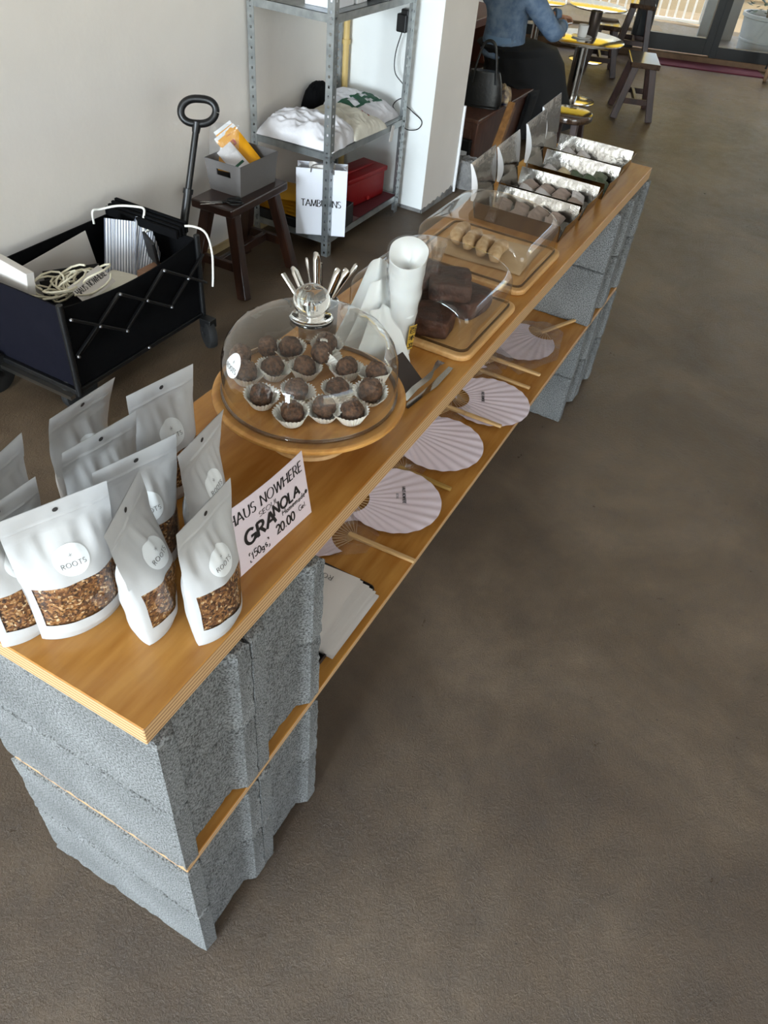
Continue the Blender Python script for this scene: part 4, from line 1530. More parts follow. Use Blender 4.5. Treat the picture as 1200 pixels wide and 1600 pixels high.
# ================================================================== SILVER BOXES
def foil_box(x0, x1, y0, y1, h, lidh, lean, lab):
    root = thing('foil_box', lab, 'box', (x0, y0, T + .0004))
    lx, ly = x1 - x0, y1 - y0
    th = .0014
    sp = .012     # walls splay outwards

    def wall(p0, p1, o):
        p0, p1, o = Vector(p0), Vector(p1), Vector(o)
        b = MB()
        up = Vector((0, 0, h)) + o * sp
        n = 10
        inn = -o * th

        def f(u, v, s):
            q = p0.lerp(p1, u) + up * v
            bow = o * (.003 * sin(pi * u) * v)
            return q + bow + inn * s
        b.grid(lambda u, v: f(u, v, 0), n, 3)
        b.grid(lambda u, v: f(u, v, 1), n, 3)
        b.add([f(i / n, 1, 0) for i in range(n + 1)] + [f(i / n, 1, 1) for i in range(n + 1)], [(i, i + 1, n + 2 + i, n + 1 + i) for i in range(n)])
        part('side_wall', b, M['foil'], root, .6, weld=.0001)
    wall((0, 0, 0), (0, ly, 0), (-1, 0, 0))
    wall((lx, 0, 0), (lx, ly, 0), (1, 0, 0))
    wall((0, 0, 0), (lx, 0, 0), (0, -1, 0))
    wall((0, ly, 0), (lx, ly, 0), (0, 1, 0))
    b = MB()
    b.box((0, 0, 0), (lx, ly, th))
    part('base', b, M['foil'], root)
    # open lid standing on the left end, with a folded side tab
    b = MB()

    def lid(u, v, s):
        return Vector((-sp + (lx + 2 * sp) * u, ly + sp + s * th + lean * lidh * v + .012 * v * v, h + lidh * v + .008 * u * v))
    b.grid(lambda u, v: lid(u, v, 0), 10, 8, 0)
    b.grid(lambda u, v: lid(u, v, 1), 10, 8, 1)
    lo = part('lid', b, [M['foil'], M['foilback']], root, .8)
    b = MB()

    def tab(u, v, s):
        p = lid(0, v, 0)
        return p + Vector((-.001 - .006 * sin(pi * v) * u - .0012 * s, -.020 * u * sin(pi * min(1, .12 + v * .8)), 0))
    b.grid(lambda u, v: tab(u, v, 0), 6, 10, 0)
    b.grid(lambda u, v: tab(u, v, 1), 6, 10, 0)
    part('side_tab', b, M['foilback'], lo, .8)
    return root


foil_box(1.655, 1.800, .072, .318, .048, .092, .05, 'open silver foil box nearest the acrylic covers, holding dark packets')
foil_box(1.838, 1.985, .072, .318, .048, .090, .05, 'second open silver foil box from the acrylic covers, holding taupe packets')
foil_box(2.040, 2.190, .068, .312, .050, .105, .04, 'third open silver foil box, holding beige and green packets')
foil_box(2.226, 2.376, .078, .330, .050, .110, .04, 'farthest open silver foil box at the counter end, nearly empty')


def packet_mesh(seed, sx=.050, sy=.042, sz=.016):
    b = MB()

    def f(u, v, s):
        x, y = (u - .5) * 2, (v - .5) * 2
        e = max(0, (1 - x ** 4)) ** .6 * max(0, (1 - y ** 4)) ** .6
        wv = N3((x, y, seed), 2.2) * .0035 * e
        return ((x * sx / 2) * (1 + .02 * y * y), y * sy / 2, sz / 2 + s * (sz / 2 * e + .0003) + wv)
    b.grid(lambda u, v: f(u, v, 1), 14, 12)
    b.grid(lambda u, v: f(u, v, -1), 14, 12)
    return b


PMZ = {}
for key in ('taupe', 'beige', 'olive', 'teal', 'palepk'):
    PMZ[key] = [packet_mesh(s).mesh('wrapped_packet', M[key], 1.0, weld=.0001) for s in (1.0, 4.0)]
pk = {
    'the nearest foil box': [('taupe', 1.705, .115), ('taupe', 1.752, .118), ('taupe', 1.705, .165), ('taupe', 1.755, .170), ('taupe', 1.703, .215), ('taupe', 1.753, .220), ('taupe', 1.704, .268), ('taupe', 1.752, .272)],
    'the second foil box': [('taupe', 1.888, .112), ('palepk', 1.938, .118), ('taupe', 1.886, .160), ('taupe', 1.938, .165), ('palepk', 1.886, .212), ('taupe', 1.938, .215), ('palepk', 1.886, .262), ('taupe', 1.940, .268)],
    'the third foil box': [('olive', 2.100, .096), ('olive', 2.105, .136), ('olive', 2.106, .176), ('beige', 2.102, .218), ('palepk', 2.100, .264), ('teal', 2.152, .115)],
    'the farthest foil box': [('palepk', 2.300, .272), ('palepk', 2.302, .22)],
}
cname = {'taupe': 'taupe', 'beige': 'beige', 'olive': 'dark green', 'teal': 'sage', 'palepk': 'pale silver'}
k = 0
for box_, lst in pk.items():
    seen = {}
    for j, (c, x, y) in enumerate(lst):
        o = link('wrapped_packet', PMZ[c][k % 2], None, (x, y, T + .003))
        stand = .75 if c in ('olive', 'palepk', 'beige') else .5
        stand += rnd.uniform(-.12, .12)
        o.rotation_euler = (stand * .5, -stand * .35, rnd.uniform(-.3, .3))
        o.location.z += .011
        tot = sum(1 for q in lst if q[0] == c)
        if tot == 1:
            lab = f'only {cname[c]} wrapped packet in {box_}'
        else:
            side = 'near-row' if x < lst[0][1] + .03 else 'rear-row'
            n_ = seen.get((c, side), 0)
            seen[(c, side)] = n_ + 1
            lab = f'{cname[c]} wrapped packet in {box_}, {side}, {("first", "second", "third", "fourth")[n_]} from the counter edge'
        tag(o, lab, 'packet', f'wrapped packets in {box_}')
        k += 1

# ================================================================== FANS ON THE SHELF
def fan(px, py, ang, label, R=.115, off=.108, bite=.055, hl=.155, text=None, sleeve=True, dz=0.0, stick='fanstick', pad=.003):
    """paper fan lying flat; pivot at (px, py), blade towards ang, handle the other way"""
    root = thing('paper_fan', label, 'fan', (px, py, S + .0005 + dz), ang - pi / 2, 'paper fans on the plywood shelf')

    def rout(a):
        # distance from pivot to blade circle (centre (0, off)) along a (from +y)
        c = off * cos(a)
        return c + sqrt(max(0, R * R - (off * sin(a)) ** 2))
    am = math.asin(min(1, R / off)) * .999 if R < off else 1.75
    nA, nR = 120, 8

    def P(u, v, s):
        a = (u - .5) * 2 * min(am, 1.72)
        r0, r1 = bite, rout(a)
        if r1 < r0:
            r1 = r0
        r = r0 + (r1 - r0) * v
        z = .0032 + .0011 * cos(a * 42) * min(1, r / .1) + s * .0007
        return (r * sin(a), r * cos(a), z)
    b = MB()
    b.grid(lambda u, v: P(u, v, 0), nA, nR)
    b.grid(lambda u, v: P(u, v, 1), nA, nR)
    part('blade', b, M['fan'], root, 1.0)
    rb = MB()
    for k in range(13):
        a = (k / 12 - .5) * 2 * 1.15
        r1 = min(rout(a) * .6, bite * 1.3)
        rb.bar((0, 0, .0025), (r1 * sin(a), r1 * cos(a), .0025), .002, .0014)
    part('ribs', rb, M['fanstick'], root)
    b = MB()
    b.bar((0, .02, .0045), (0, -hl, .0045), .0135, .009, w2=.0115, h2=.008)
    part('handle', b, M[stick], root, bevel=.0025)
    if text:
        t = MB()
        for j, (tx, ln) in enumerate(text):
            write(t, ln, tx[0], tx[1], tx[2], lambda x, y: Vector((x, y, .0062)), .1, .2, width=tx[3])
        part('lettering', t, M['ink'], root)
    if sleeve:
        b = MB()
        w = R + pad

        def sl(u, v):
            y = -.045 + (off + R + pad + .045) * v
            ww = w * min(1, .28 + 1.6 * v)
            x = (u - .5) * 2 * ww
            return (x, y, .0085 + .003 * N3((x, y, px), 24) + .0015 * N3((x, y, px), 70) - .004 * (abs(u - .5) * 2) ** 4)
        b.grid(sl, 26, 24)
        part('clear_sleeve', b, M['fansleeve'], root, 1.2)
    return root


fan(.775, .150, pi / 2 + .05, 'paper fan pointing its handle at the shelf edge nearest the paper tray', hl=.150)
fan(.870, .232, -1.05, 'white paper fan with printed words, blade out, nearest the paper tray', off=.115, sleeve=False, text=[((-.045, .135, .008, .06), 'HAUS NOWHERE'), ((-.02, .12, .005, .02), 'SEOUL')], dz=.011)
fan(1.048, .165, pi / 2, 'paper fan with an olive handle pointing out between two white blades', hl=.130, stick='fanstick2', dz=.002)
fan(1.19, .255, -pi / 2, 'plain white paper fan blade second along the shelf from the tray', off=.120, sleeve=False, dz=.012)
fan(1.345, .175, pi / 2 + .03, 'paper fan with its handle overlapping the printed blade at mid shelf', hl=.150, dz=.014)
fan(1.410, .208, -1.15, 'white paper fan with one dark printed line at mid shelf', off=.112, sleeve=False, R=.118, text=[((-.04, .09, .008, .05), 'HAUS NOWHERE')], dz=.004)
fan(1.595, .178, pi / 2, 'paper fan, nearer of two parallel bare handles toward the far stack', hl=.146)
fan(1.665, .172, pi / 2, 'paper fan, farther of two parallel bare handles toward the far stack', hl=.145, dz=.010)
fan(1.935, .108, pi - .42, 'paper fan lying skewed beside the far block stack, handle toward the blocks', off=.122, R=.115, hl=.160, pad=.03, dz=.006)

# ================================================================== TRAY OF PAPER BAGS
ty = thing('black_tray', 'thin black tray under the pile of white paper bags', 'tray', (.545, .145, S + .0003), 0)
b = MB()
b.prism(rrect(.235, .225, .014, 5), 0, .004)
part('tray_base', b, M['tray'], ty, bevel=.001)
b = MB()
o1, i1 = rrect(.235, .225, .014, 5), rrect(.229, .219, .012, 5)
n = len(o1)
b.add([(x, y, .004) for x, y in o1] + [(x, y, .014) for x, y in o1] + [(x, y, .014) for x, y in i1] + [(x, y, .004) for x, y in i1], [(r * n + k, r * n + (k + 1) % n, ((r + 1) % 4) * n + (k + 1) % n, ((r + 1) % 4) * n + k) for r in range(4) for k in range(n)])
part('tray_rim', b, M['tray'], ty)
z = S + .0046
for k in range(9):
    b = MB()
    w, l, th = .19, .20, .0056
    sg = k * 2.1
    nn = 20

    def pb(u, v, s):
        x, y = (u - .5) * w, (v - .5) * l
        e = .0014 * N3((x, y, sg), 14)
        zz = s * th * (.55 + .45 * min(1, 6 * min(u, 1 - u, v, 1 - v))) + e * s
        if v > .999 and True:
            y += .0016 * (int(u * nn) % 2)
        return (x, y, zz)
    b.grid(lambda u, v: pb(u, v, 1), nn, 16)
    b.grid(lambda u, v: pb(u, v, 0), nn, 16)
    top = k == 8
    r = rnd.uniform(-.04, .04) + (.02 if not top else .05)
    o = link('paper_bag', b.mesh('paper_bag', M['paper'], 1.0), None, (.545 + .0032 * (8 - k) - .016 + rnd.uniform(-.002, .002), .150 - (8 - k) * .0040, z), r)
    if top:
        tag(o, 'topmost white paper bag of the pile, printed with the word ROOTS', 'paper bag', 'paper bags piled on the black tray')
        t = MB()
        fn = lambda x, y: Vector((x, y, th * 1.0 + .0018))
        # the print faces away from the counter edge
        tfn = lambda x, y: fn(.075 - y, .07 - x) if False else fn(.062 - y * 1.0, -.058 + x)
        tw = textwidth('ROOTS', .012, .28)
        write(t, 'ROOTS', .0, .0, .0125, lambda x, y: Vector((.070 - y - .0, -.05 + .0 - (-x), th + .002)), .07, .15, track=.28)
        tt = part('lettering', t, M['greyink'], o)
    else:
        tag(o, f"white paper bag, {('ninth', 'eighth', 'seventh', 'sixth', 'fifth', 'fourth', 'third', 'second')[k]} from the top of the pile on the black tray", 'paper bag', 'paper bags piled on the black tray')
    z += th + .0004
    if k < 0:
        break

# ================================================================== FOLDING WAGON
WX0, WX1, WY0, WY1, WZ0, WZ1 = 1.10, 1.75, 1.40, 1.79, .125, .42
wg = thing('folding_wagon', 'black folding fabric wagon against the cream wall, full of bags and cords', 'wagon', (1.42, 1.6, 0))


def wpart(name, b, m, parent=wg, **kw):
    b.v = [(x - 1.42, y - 1.6, z) for x, y, z in b.v]
    return part(name, b, m, parent, **kw)


def clothwall(p0, p1, n_in, sag, mtl, seed):
    b = MB()
    p0, p1, n_in = Vector(p0), Vector(p1), Vector(n_in)

    def f(u, v, s):
        q = p0.lerp(p1, u)
        top = WZ1 - sag * sin(pi * u) ** .8
        z = WZ0 + (top - WZ0) * v
        e = N3((u * 4, v * 3, seed), 1) * .008 * sin(pi * v)
        q = q + n_in * (e + .006 * s + .004)
        q.z = z
        return q
    b.grid(lambda u, v: f(u, v, 0), 24, 10)
    b.grid(lambda u, v: f(u, v, 1), 24, 10)
    b.add([f(i / 24, 1, 0) for i in range(25)] + [f(i / 24, 1, 1) for i in range(25)], [(i, i + 1, 26 + i, 25 + i) for i in range(24)])
    return b


wpart('side_panel', clothwall((WX0, WY0, 0), (WX1, WY0, 0), (0, 1, 0), .035, M['wagoncloth'], 1), M['wagoncloth'], smooth=1, weld=.0002)
wpart('side_panel', clothwall((WX0, WY1, 0), (WX1, WY1, 0), (0, -1, 0), .0, M['wagoncloth'], 2), M['wagoncloth'], smooth=1, weld=.0002)
wpart('end_panel', clothwall((WX0, WY0, 0), (WX0, WY1, 0), (1, 0, 0), .0, M['wagonnavy'], 3), M['wagonnavy'], smooth=1, weld=.0002, label='navy fabric end panel')
wpart('end_panel', clothwall((WX1, WY0, 0), (WX1, WY1, 0), (-1, 0, 0), .0, M['wagoncloth'], 4), M['wagoncloth'], smooth=1, weld=.0002)
b = MB()
b.box((WX0 + .01, WY0 + .01, WZ0), (WX1 - .01, WY1 - .01, WZ0 + .02))
wpart('floor_panel', b, M['wagoncloth'])
for x, y in ((WX0, WY0), (WX0, WY1), (WX1, WY0), (WX1, WY1)):
    b = MB()
    b.tube([(x, y, .10), (x, y, WZ1 + .012)], .011, 8)
    wpart('corner_post', b, M['blackplastic'], smooth=1)
# scissor bars along the near long side
yb = WY0 - .014
bars = [((1.117, .381), (1.334, .241)), ((1.331, .379), (1.561, .232)), ((1.546, .379), (1.765, .245)), ((1.114, .250), (1.331, .379)), ((1.224, .309), (1.117, .25)), ((1.334, .241), (1.546, .379)), ((1.561, .232), (1.760, .36))]
for (xa, za), (xb, zb) in bars:
    b = MB()
    b.bar((xa, yb, za), (xb, yb, zb), .012, .010)
    wpart('scissor_bar', b, M['blackplastic'], bevel=.002)
for x, z in ((1.117, .381), (1.224, .309), (1.334, .241), (1.114, .250), (1.331, .379), (1.448, .306), (1.561, .232), (1.546, .379), (1.664, .302), (1.423, .132)):
    b = MB()
    b.tube([(x, yb - .005, z), (x, yb - .011, z)], [.006, .004], 10)
    wpart('rivet', b, M['rivet'])
b = MB()
b.box((WX0 - .012, WY0, .105), (WX0 + .012, WY1, .125))
b.box((WX1 - .012, WY0, .105), (WX1 + .012, WY1, .125))
b.box((WX0, WY0 - .005, .108), (WX1, WY0 + .012, .125))
b.box((WX0, WY1 - .012, .108), (WX1, WY1 + .005, .125))
wpart('chassis', b, M['blackplastic'], bevel=.003)
b = MB()
b.box((WX0 - .03, WY1 - .03, .09), (WX0 - .01, WY0 + .01, .105))
wpart('axle', b, M['brushed'])
for x, y in ((WX0 - .045, WY1 - .035), (WX0 + .05, WY0 + .06), (WX1 - .03, WY0 - .045), (WX1 - .03, WY1 + .0)):
    rear = x < 1.3
    R = .072 if rear else .058
    b = MB()
    prof_ = [(R * .2, -.018), (R * .82, -.018), (R * .96, -.015), (R, -.006), (R, .006), (R * .96, .015), (R * .82, .018), (R * .2, .018)]
    b.lathe(prof_, n=32, close=True)
    b.v = [(x + vx, y + vz, R + vy) for vx, vy, vz in b.v] if rear else [(x + .5 * vx - .866 * vz, y + .866 * vx + .5 * vz, R + vy) for vx, vy, vz in b.v]
    w = wpart('wheel', b, M['rubber'], smooth=.6)
    b = MB()
    b.tube([(x, y - .021, R), (x, y + .021, R)], .012, 12)
    wpart('hub', b, M['blackplastic'], parent=wg)
    if not rear:
        b = MB()
        b.box((x - .02, y - .026, R + .03), (x + .02, y + .026, .125))
        b.box((x - .012, y - .026, R - .01), (x + .012, y - .021, R + .05))
        b.box((x - .012, y + .021, R - .01), (x + .012, y + .026, R + .05))
        wpart('fork', b, M['blackplastic'], bevel=.003)
# pull handle leaning away
hb, ht_ = Vector((1.79, 1.565, .16)), Vector((1.988, 1.565, .700))
hd = (ht_ - hb).normalized()
b = MB()
b.tube([hb, hb + hd * .36], .0155, 12)
wpart('handle_tube', b, M['blackplastic'], smooth=1)
b = MB()
b.tube([hb + hd * .33, ht_], .012, 12)
wpart('handle_rod', b, M['blackplastic'], smooth=1)
b = MB()
b.tube([hb + hd * .352, hb + hd * .37], .019, 12)
wpart('handle_collar', b, M['blackplastic'], smooth=.6)
gx = Vector((.55, -.83, 0)).normalized()
gc = ht_ + hd * .062
b = MB()
loop = []
for k in range(41):
    a = 2 * pi * k / 40
    e = abs(cos(a)) ** .75 * (1 if cos(a) > 0 else -1)
    loop.append(gc + gx * (.062 * e) + hd * (.040 * sin(a) * (1 if sin(a) > 0 else 1.05)))
b.tube(loop, .0135, 10, cap=False)
b.tube([ht_ - hd * .01, gc - hd * .036], [.014, .018], 10)
wpart('handle_grip', b, M['blackplastic'], smooth=1, weld=.0005)
# folded front flap with the stacked fabric cover
b = MB()
for k in range(4):
    b.box((1.70 + k * .018, 1.45, WZ1 - .005 + k * .002), (1.714 + k * .018, 1.79, WZ1 + .028 + .005 * k))
wpart('folded_flap', b, M['wagoncloth'], bevel=.004)


# contents of the wagon -----------------------------------------------------------
def sheetbox(name, label, cat, c, size, R, mtl, group=None, bevel=.002, extra=None):
    b = MB()
    sx, sy, sz = size
    b.box((-sx / 2, -sy / 2, 0), (sx / 2, sy / 2, sz))
    o = single(name, b, mtl, label, cat, c, group=group, bevel=bevel)
    o.rotation_euler = R
    return o


def stripebag(loc, rot, label):
    root = thing('striped_paper_bag', label, 'paper bag', loc, 0, 'striped paper bags in the wagon')
    root.rotation_euler = rot
    b = MB()
    n = 24
    for s in (0, 1):
        b.grid(lambda u, v: (-.055 + .11 * u, s * .018 + .0025 * sin(u * n * pi) * (1 - s * 2) * .6, .235 * v + .0), 48, 6)
    b.add([(-.055, 0, 0), (-.055, .018, 0), (-.055, .018, .235), (-.055, 0, .235)], [(0, 1, 2, 3)])
    b.add([(.055, 0, 0), (.055, .018, 0), (.055, .018, .235), (.055, 0, .235)], [(0, 1, 2, 3)])
    b.add([(-.055, 0, 0), (.055, 0, 0), (.055, .018, 0), (-.055, .018, 0)], [(0, 1, 2, 3)])
    part('bag_body', b, M['stripe'], root, .8, weld=.0002)
    return root


stripebag((1.560, 1.620, .235), (radians(-22), radians(12), radians(-38)), 'left striped white paper bag standing in the wagon')
stripebag((1.635, 1.585, .225), (radians(-20), radians(22), radians(-30)), 'right striped white paper bag standing in the wagon')
sheetbox('white_carrier_bag', 'white carrier bag sticking out at the near end of the wagon', 'bag', (1.150, 1.690, .22), (.03, .17, .24), (radians(4), radians(6), radians(-4)), M['paper'])
sheetbox('paper_document', 'printed paper sheet leaning on the rear side inside the wagon', 'paper', (1.43, 1.735, .195), (.32, .003, .20), (radians(-9), radians(-3), radians(3)), M['paper'], bevel=.0005)
b = MB()
for k in range(13):
    b.box((1.32 + k * .017, 1.722, .33 + .002 * k), (1.323 + k * .017, 1.7235, .355 + .002 * k + .01 * (k % 2)))
b.v = [(x, y + .0, z) for x, y, z in b.v]
sg = thing('name_card', 'white printed name card lying on top of the wagon load', 'sign', (1.345, 1.485, .345), 0)
sg.rotation_euler = (radians(38), 0, radians(12))
b = MB()
b.box((-.09, -.0, 0), (.09, .075, .0015))
part('card_sheet', b, M['paper'], sg)
t = MB()
write(t, 'HAUS NOWHERE', -.082, .034, .019, lambda x, y: Vector((x, y, .0023)), .06, .17, width=.164, serif=True)
part('lettering', t, M['ink'], sg)
sheetbox('brown_carton', 'small brown carton in the far corner of the wagon', 'box', (1.600, 1.475, .20), (.12, .10, .13), (0, radians(8), .2), M['kraft'])
bg = sheetbox('black_pouch', 'black square pouch hanging at the far end inside the wagon', 'pouch', (1.672, 1.545, .315), (.012, .10, .10), (radians(4), radians(-8), radians(-28)), M['blackplastic'], bevel=.004)
for k, (x, y, rz, ln) in enumerate(((1.335, 1.60, .3, .16), (1.365, 1.62, .15, .17))):
    sheetbox('black_paper_bag', ('nearer black paper bag with cord handles in the wagon', 'farther black paper bag with cord handles in the wagon')[k], 'bag', (x, y, .2), (.20, .012, ln), (radians(-24), radians(6), rz - .5), M['blackplastic'], 'black paper bags in the wagon')
sheetbox('cream_parcel', 'cream parcel under the striped bags in the wagon', 'parcel', (1.47, 1.56, .21), (.20, .13, .095), (0, 0, .2), M['cream'], bevel=.012)
sheetbox('black_case', 'black case filling the bottom of the wagon', 'case', (1.28, 1.56, .15), (.26, .24, .14), (0, 0, .02), M['wagoncloth'], bevel=.01)
for k in range(7):
    b = MB()
    cx, cy, cz = 1.27 + rnd.uniform(-.05, .06), 1.575 + rnd.uniform(-.06, .05), .335
    pts = []
    ph = rnd.uniform(0, 6)
    for q in range(26):
        a = ph + q * .33
        r = .035 + .03 * sin(q * .5 + k) + .012 * k / 7
        pts.append((cx + r * 1.5 * cos(a), cy + r * sin(a), cz + .022 + .024 * sin(q * .45 + k * 1.3) + .005 * k))
    b.tube(pts, .0036, 7)
    single('cord_handle', b, M['rope'], 'loose cream cord loop tangled on the black bags in the wagon', 'cord', smooth=1, group='tangled cords in the wagon')
b = MB()
cp = [(1.625, 1.775, .41), (1.63, 1.775, .455), (1.66, 1.765, .456), (1.70, 1.72, .468), (1.73, 1.66, .472), (1.735, 1.625, .47), (1.715, 1.615, .44), (1.70, 1.605, .40), (1.71, 1.575, .425), (1.735, 1.54, .44), (1.74, 1.50, .42), (1.745, 1.47, .445), (1.765, 1.42, .452), (1.785, 1.385, .43), (1.795, 1.372, .36), (1.79, 1.37, .28), (1.785, 1.372, .225)]


def spline(pts, n=8):
    pts = [Vector(p) for p in pts]
    out = []
    for i in range(len(pts) - 1):
        p0, p1, p2, p3 = pts[max(i - 1, 0)], pts[i], pts[i + 1], pts[min(i + 2, len(pts) - 1)]
        for k in range(n):
            t = k / n
            out.append(.5 * ((2 * p1) + (p2 - p0) * t + (2 * p0 - 5 * p1 + 4 * p2 - p3) * t * t + (3 * p1 - p0 - 3 * p2 + p3) * t ** 3))
    out.append(pts[-1])
    return out


b.tube(spline(cp), .0042, 8)
single('white_cable', b, M['ropew'], 'white cable looping over the far end of the wagon', 'cable', smooth=1)

# ================================================================== STOOLS
def stool(label, loc, rz, L=.41, Wd=.205, hgt=.385, wood='darkwood', seat='darkwoodseat', legw=.048, group='dark wooden stools'):
    root = thing('wooden_stool', label, 'stool', loc, rz, group)
    b = MB()
    b.box((-L / 2, -Wd / 2, hgt - .036), (L / 2, Wd / 2, hgt))
    part('seat', b, M[seat], root, bevel=.006)
    b = MB()
    tops, feet = [], []
    for sx in (-1, 1):
        for sy in (-1, 1):
            p = Vector((sx * (L / 2 - .06), sy * (Wd / 2 - .042), hgt - .036))
            q = Vector((sx * (L / 2 - .015), sy * (Wd / 2 + .03), 0))
            b = MB()
            b.bar(q, p, legw, legw * .85)
            b.v = [(x, y, max(0, z)) if z < .1 else (x, y, min(z, hgt - .03)) for x, y, z in b.v]
            part('leg', b, M[wood], root, bevel=.004)
            tops.append(p)
            feet.append(q)

    def at(i, t):
        return feet[i].lerp(tops[i], t)
    for i, j, t in ((0, 1, .36), (2, 3, .36)):
        b = MB()
        b.bar(at(i, t), at(j, t), .022, .038)
        part('stretcher', b, M[wood], root, bevel=.003)
    b = MB()
    b.bar(at(0, .36).lerp(at(1, .36), .5), at(2, .36).lerp(at(3, .36), .5), .022, .038)
    part('stretcher', b, M[wood], root, bevel=.003)
    return root


stool('dark stained stool beside the wagon carrying the grey box', (2.293, 1.610, 0), .02)
stool('low rectangular stool with a yellow glinting seat standing alone near the door mat', (6.30, .90, 0), .33, .40, .21, .385, 'stoolwood', 'stoolseat', .05, 'brown stools near the door')
stool('brown stool tucked behind the round steel table', (7.35, 1.50, 0), .35, .36, .22, .385, 'stoolwood', 'stoolseat', .05, 'brown stools near the door')
stool('brown stool farthest back against the glass doors', (8.13, 1.41, 0), .25, .33, .23, .46, 'stoolwood', 'stoolseat', .05, 'brown stools near the door')
rs = thing('round_stool', 'round low wooden stool with a yellow glinting seat behind the foil boxes', 'stool', (4.52, .885, 0))
b = MB()
b.lathe([(0, .345), (.128, .345), (.136, .352), (.138, .37), (.132, .383), (.122, .386), (0, .386)], n=40)
part('seat', b, M['stoolseat'], rs, .6)
for k in range(4):
    a = pi / 4 + k * pi / 2
    b = MB()
    b.bar((.125 * cos(a), .125 * sin(a), 0), (.085 * cos(a), .085 * sin(a), .35), .04, .036)
    part('leg', b, M['stoolwood'], rs, bevel=.004)

# grey box with packets on the stool
gbx = thing('grey_storage_box', 'grey flared cardboard box on the dark stool', 'box', (2.340, 1.632, .3855), 0)


def flare(z, s=1.0):
    k = z / .126
    return .122 + .010 * k, .078 + .012 * k


b = MB()
for sx, sy, nm in ((1, 0, 'x'), (-1, 0, 'x'), (0, 1, 'y'), (0, -1, 'y')):
    b = MB()
    for s in (0, .003):
        hole = nm == 'x' and sx < 0

        def f(u, v):
            z = .126 * v
            ax, ay = flare(z)
            ax -= s
            ay -= s
            t = 2 * u - 1
            return (sx * ax if nm == 'x' else ax * t, sy * ay if nm == 'y' else ay * t, z)
        if not hole:
            b.grid(f, 6, 4)
        else:
            # hand hole left open
            nu, nv = 24, 20
            for j in range(nv):
                for i in range(nu):
                    uc, vc = (i + .5) / nu, (j + .5) / nv
                    if (abs(uc - .5) / .21) ** 4 + (abs(vc - .66) / .115) ** 4 < 1:
                        continue
                    b.add([f(i / nu, j / nv), f((i + 1) / nu, j / nv), f((i + 1) / nu, (j + 1) / nv), f(i / nu, (j + 1) / nv)], [(0, 1, 2, 3)])
    part('box_wall', b, M['greybox'], gbx, weld=.0001)
b = MB()
b.box((-.121, -.077, 0), (.121, .077, .003))
part('box_floor', b, M['greybox'], gbx)


def yellow_pack(loc, rot, label, w=.085, l=.155, logo=True, m='yellow'):
    root = thing('yellow_packet', label, 'packet', loc, 0, 'packets in the grey box')
    root.rotation_euler = (Matrix.Rotation(rot[2], 3, 'Z') @ Matrix.Rotation(rot[0], 3, 'X') @ Matrix.Rotation(rot[1], 3, 'Z')).to_euler()
    b = MB()
    for s in (1, -1):
        b.grid(lambda u, v: ((u - .5) * w, (v - .0) * l, s * (.0095 * (max(0, 1 - abs(2 * u - 1) ** 3) * max(0, 1 - abs(2 * v - 1) ** 3)) ** .6 + .0003) + .001 * N3((u, v, loc[0]), 6)), 12, 14)
    part('wrapper', b, M[m], root, 1, weld=.0001)
    b = MB()
    b.add([(-w / 2, l, .001), (w / 2, l, .001), (w / 2, l + .014, .0015), (-w / 2, l + .014, .0015)], [(0, 1, 2, 3)])
    part('header', b, M['white'], root)
    if logo:
        b = MB()
        b.add([(x * .011, .75 * l + y * .011, .0112) for x, y in ((-1, -1), (1, -1), (1, 1), (-1, 1))], [(0, 1, 2, 3)])
        lg = part('logo', b, M['redink'], root)
        b = MB()
        write(b, 'K', -.005, .75 * l - .007, .014, lambda x, y: Vector((x, y, .0118)), .2, .24)
        part('logo_mark', b, M['yellow2'], lg)
    return root


bx, by, bz = 2.340, 1.632, .3855
yellow_pack((bx + .05, by - .03, bz + .05), (radians(55), radians(38), radians(-50)), 'large yellow packet with a small red logo leaning in the grey box', w=.105, l=.185)
yellow_pack((bx + .06, by + .02, bz + .07), (radians(62), radians(34), radians(-48)), 'yellow packet with white header behind the largest one', logo=True)
yellow_pack((bx - .06, by + .045, bz + .06), (radians(50), radians(-10), radians(-50)), 'small yellow packet at the left corner of the grey box', w=.06, l=.08, logo=False)
pkc = thing('clear_packet', 'clear packet with green and white print in front of the yellow packets', 'packet', (bx - .02, by - .03, bz + .065), 0, 'packets in the grey box')
pkc.rotation_euler = (Matrix.Rotation(radians(-50), 3, 'Z') @ Matrix.Rotation(radians(50), 3, 'X') @ Matrix.Rotation(radians(40), 3, 'Z')).to_euler()
b = MB()
for s in (1, -1):
    b.grid(lambda u, v: ((u - .5) * .075, v * .13, s * (.007 * (max(0, 1 - abs(2 * u - 1) ** 3) * max(0, 1 - abs(2 * v - 1) ** 3)) ** .6 + .0003)), 12, 12, lambda u, v: 1 if (.25 < v < .34 or .55 < v < .62) and .15 < u < .85 else 0)
part('wrapper', b, [M['palepk'], M['green']], pkc, 1, weld=.0001)
cbg = MB()
for s in (1, -1):
    cbg.grid(lambda u, v: ((u - .5) * .12, v * .19, s * (.018 * (max(0, 1 - abs(2 * u - 1) ** 3) * max(0, 1 - abs(2 * v - 1) ** 3)) ** .6 + .0003) + .005 * N3((u, v, 3), 7)), 18, 18)
o = single('clear_film_bag', cbg, M['packclear'], 'crinkled clear film bag rising at the back of the grey box', 'bag', (bx - .06, by + .055, bz + .05), smooth=1, group='packets in the grey box', weld=.0001)
o.rotation_euler = (radians(66), radians(6), radians(-50))
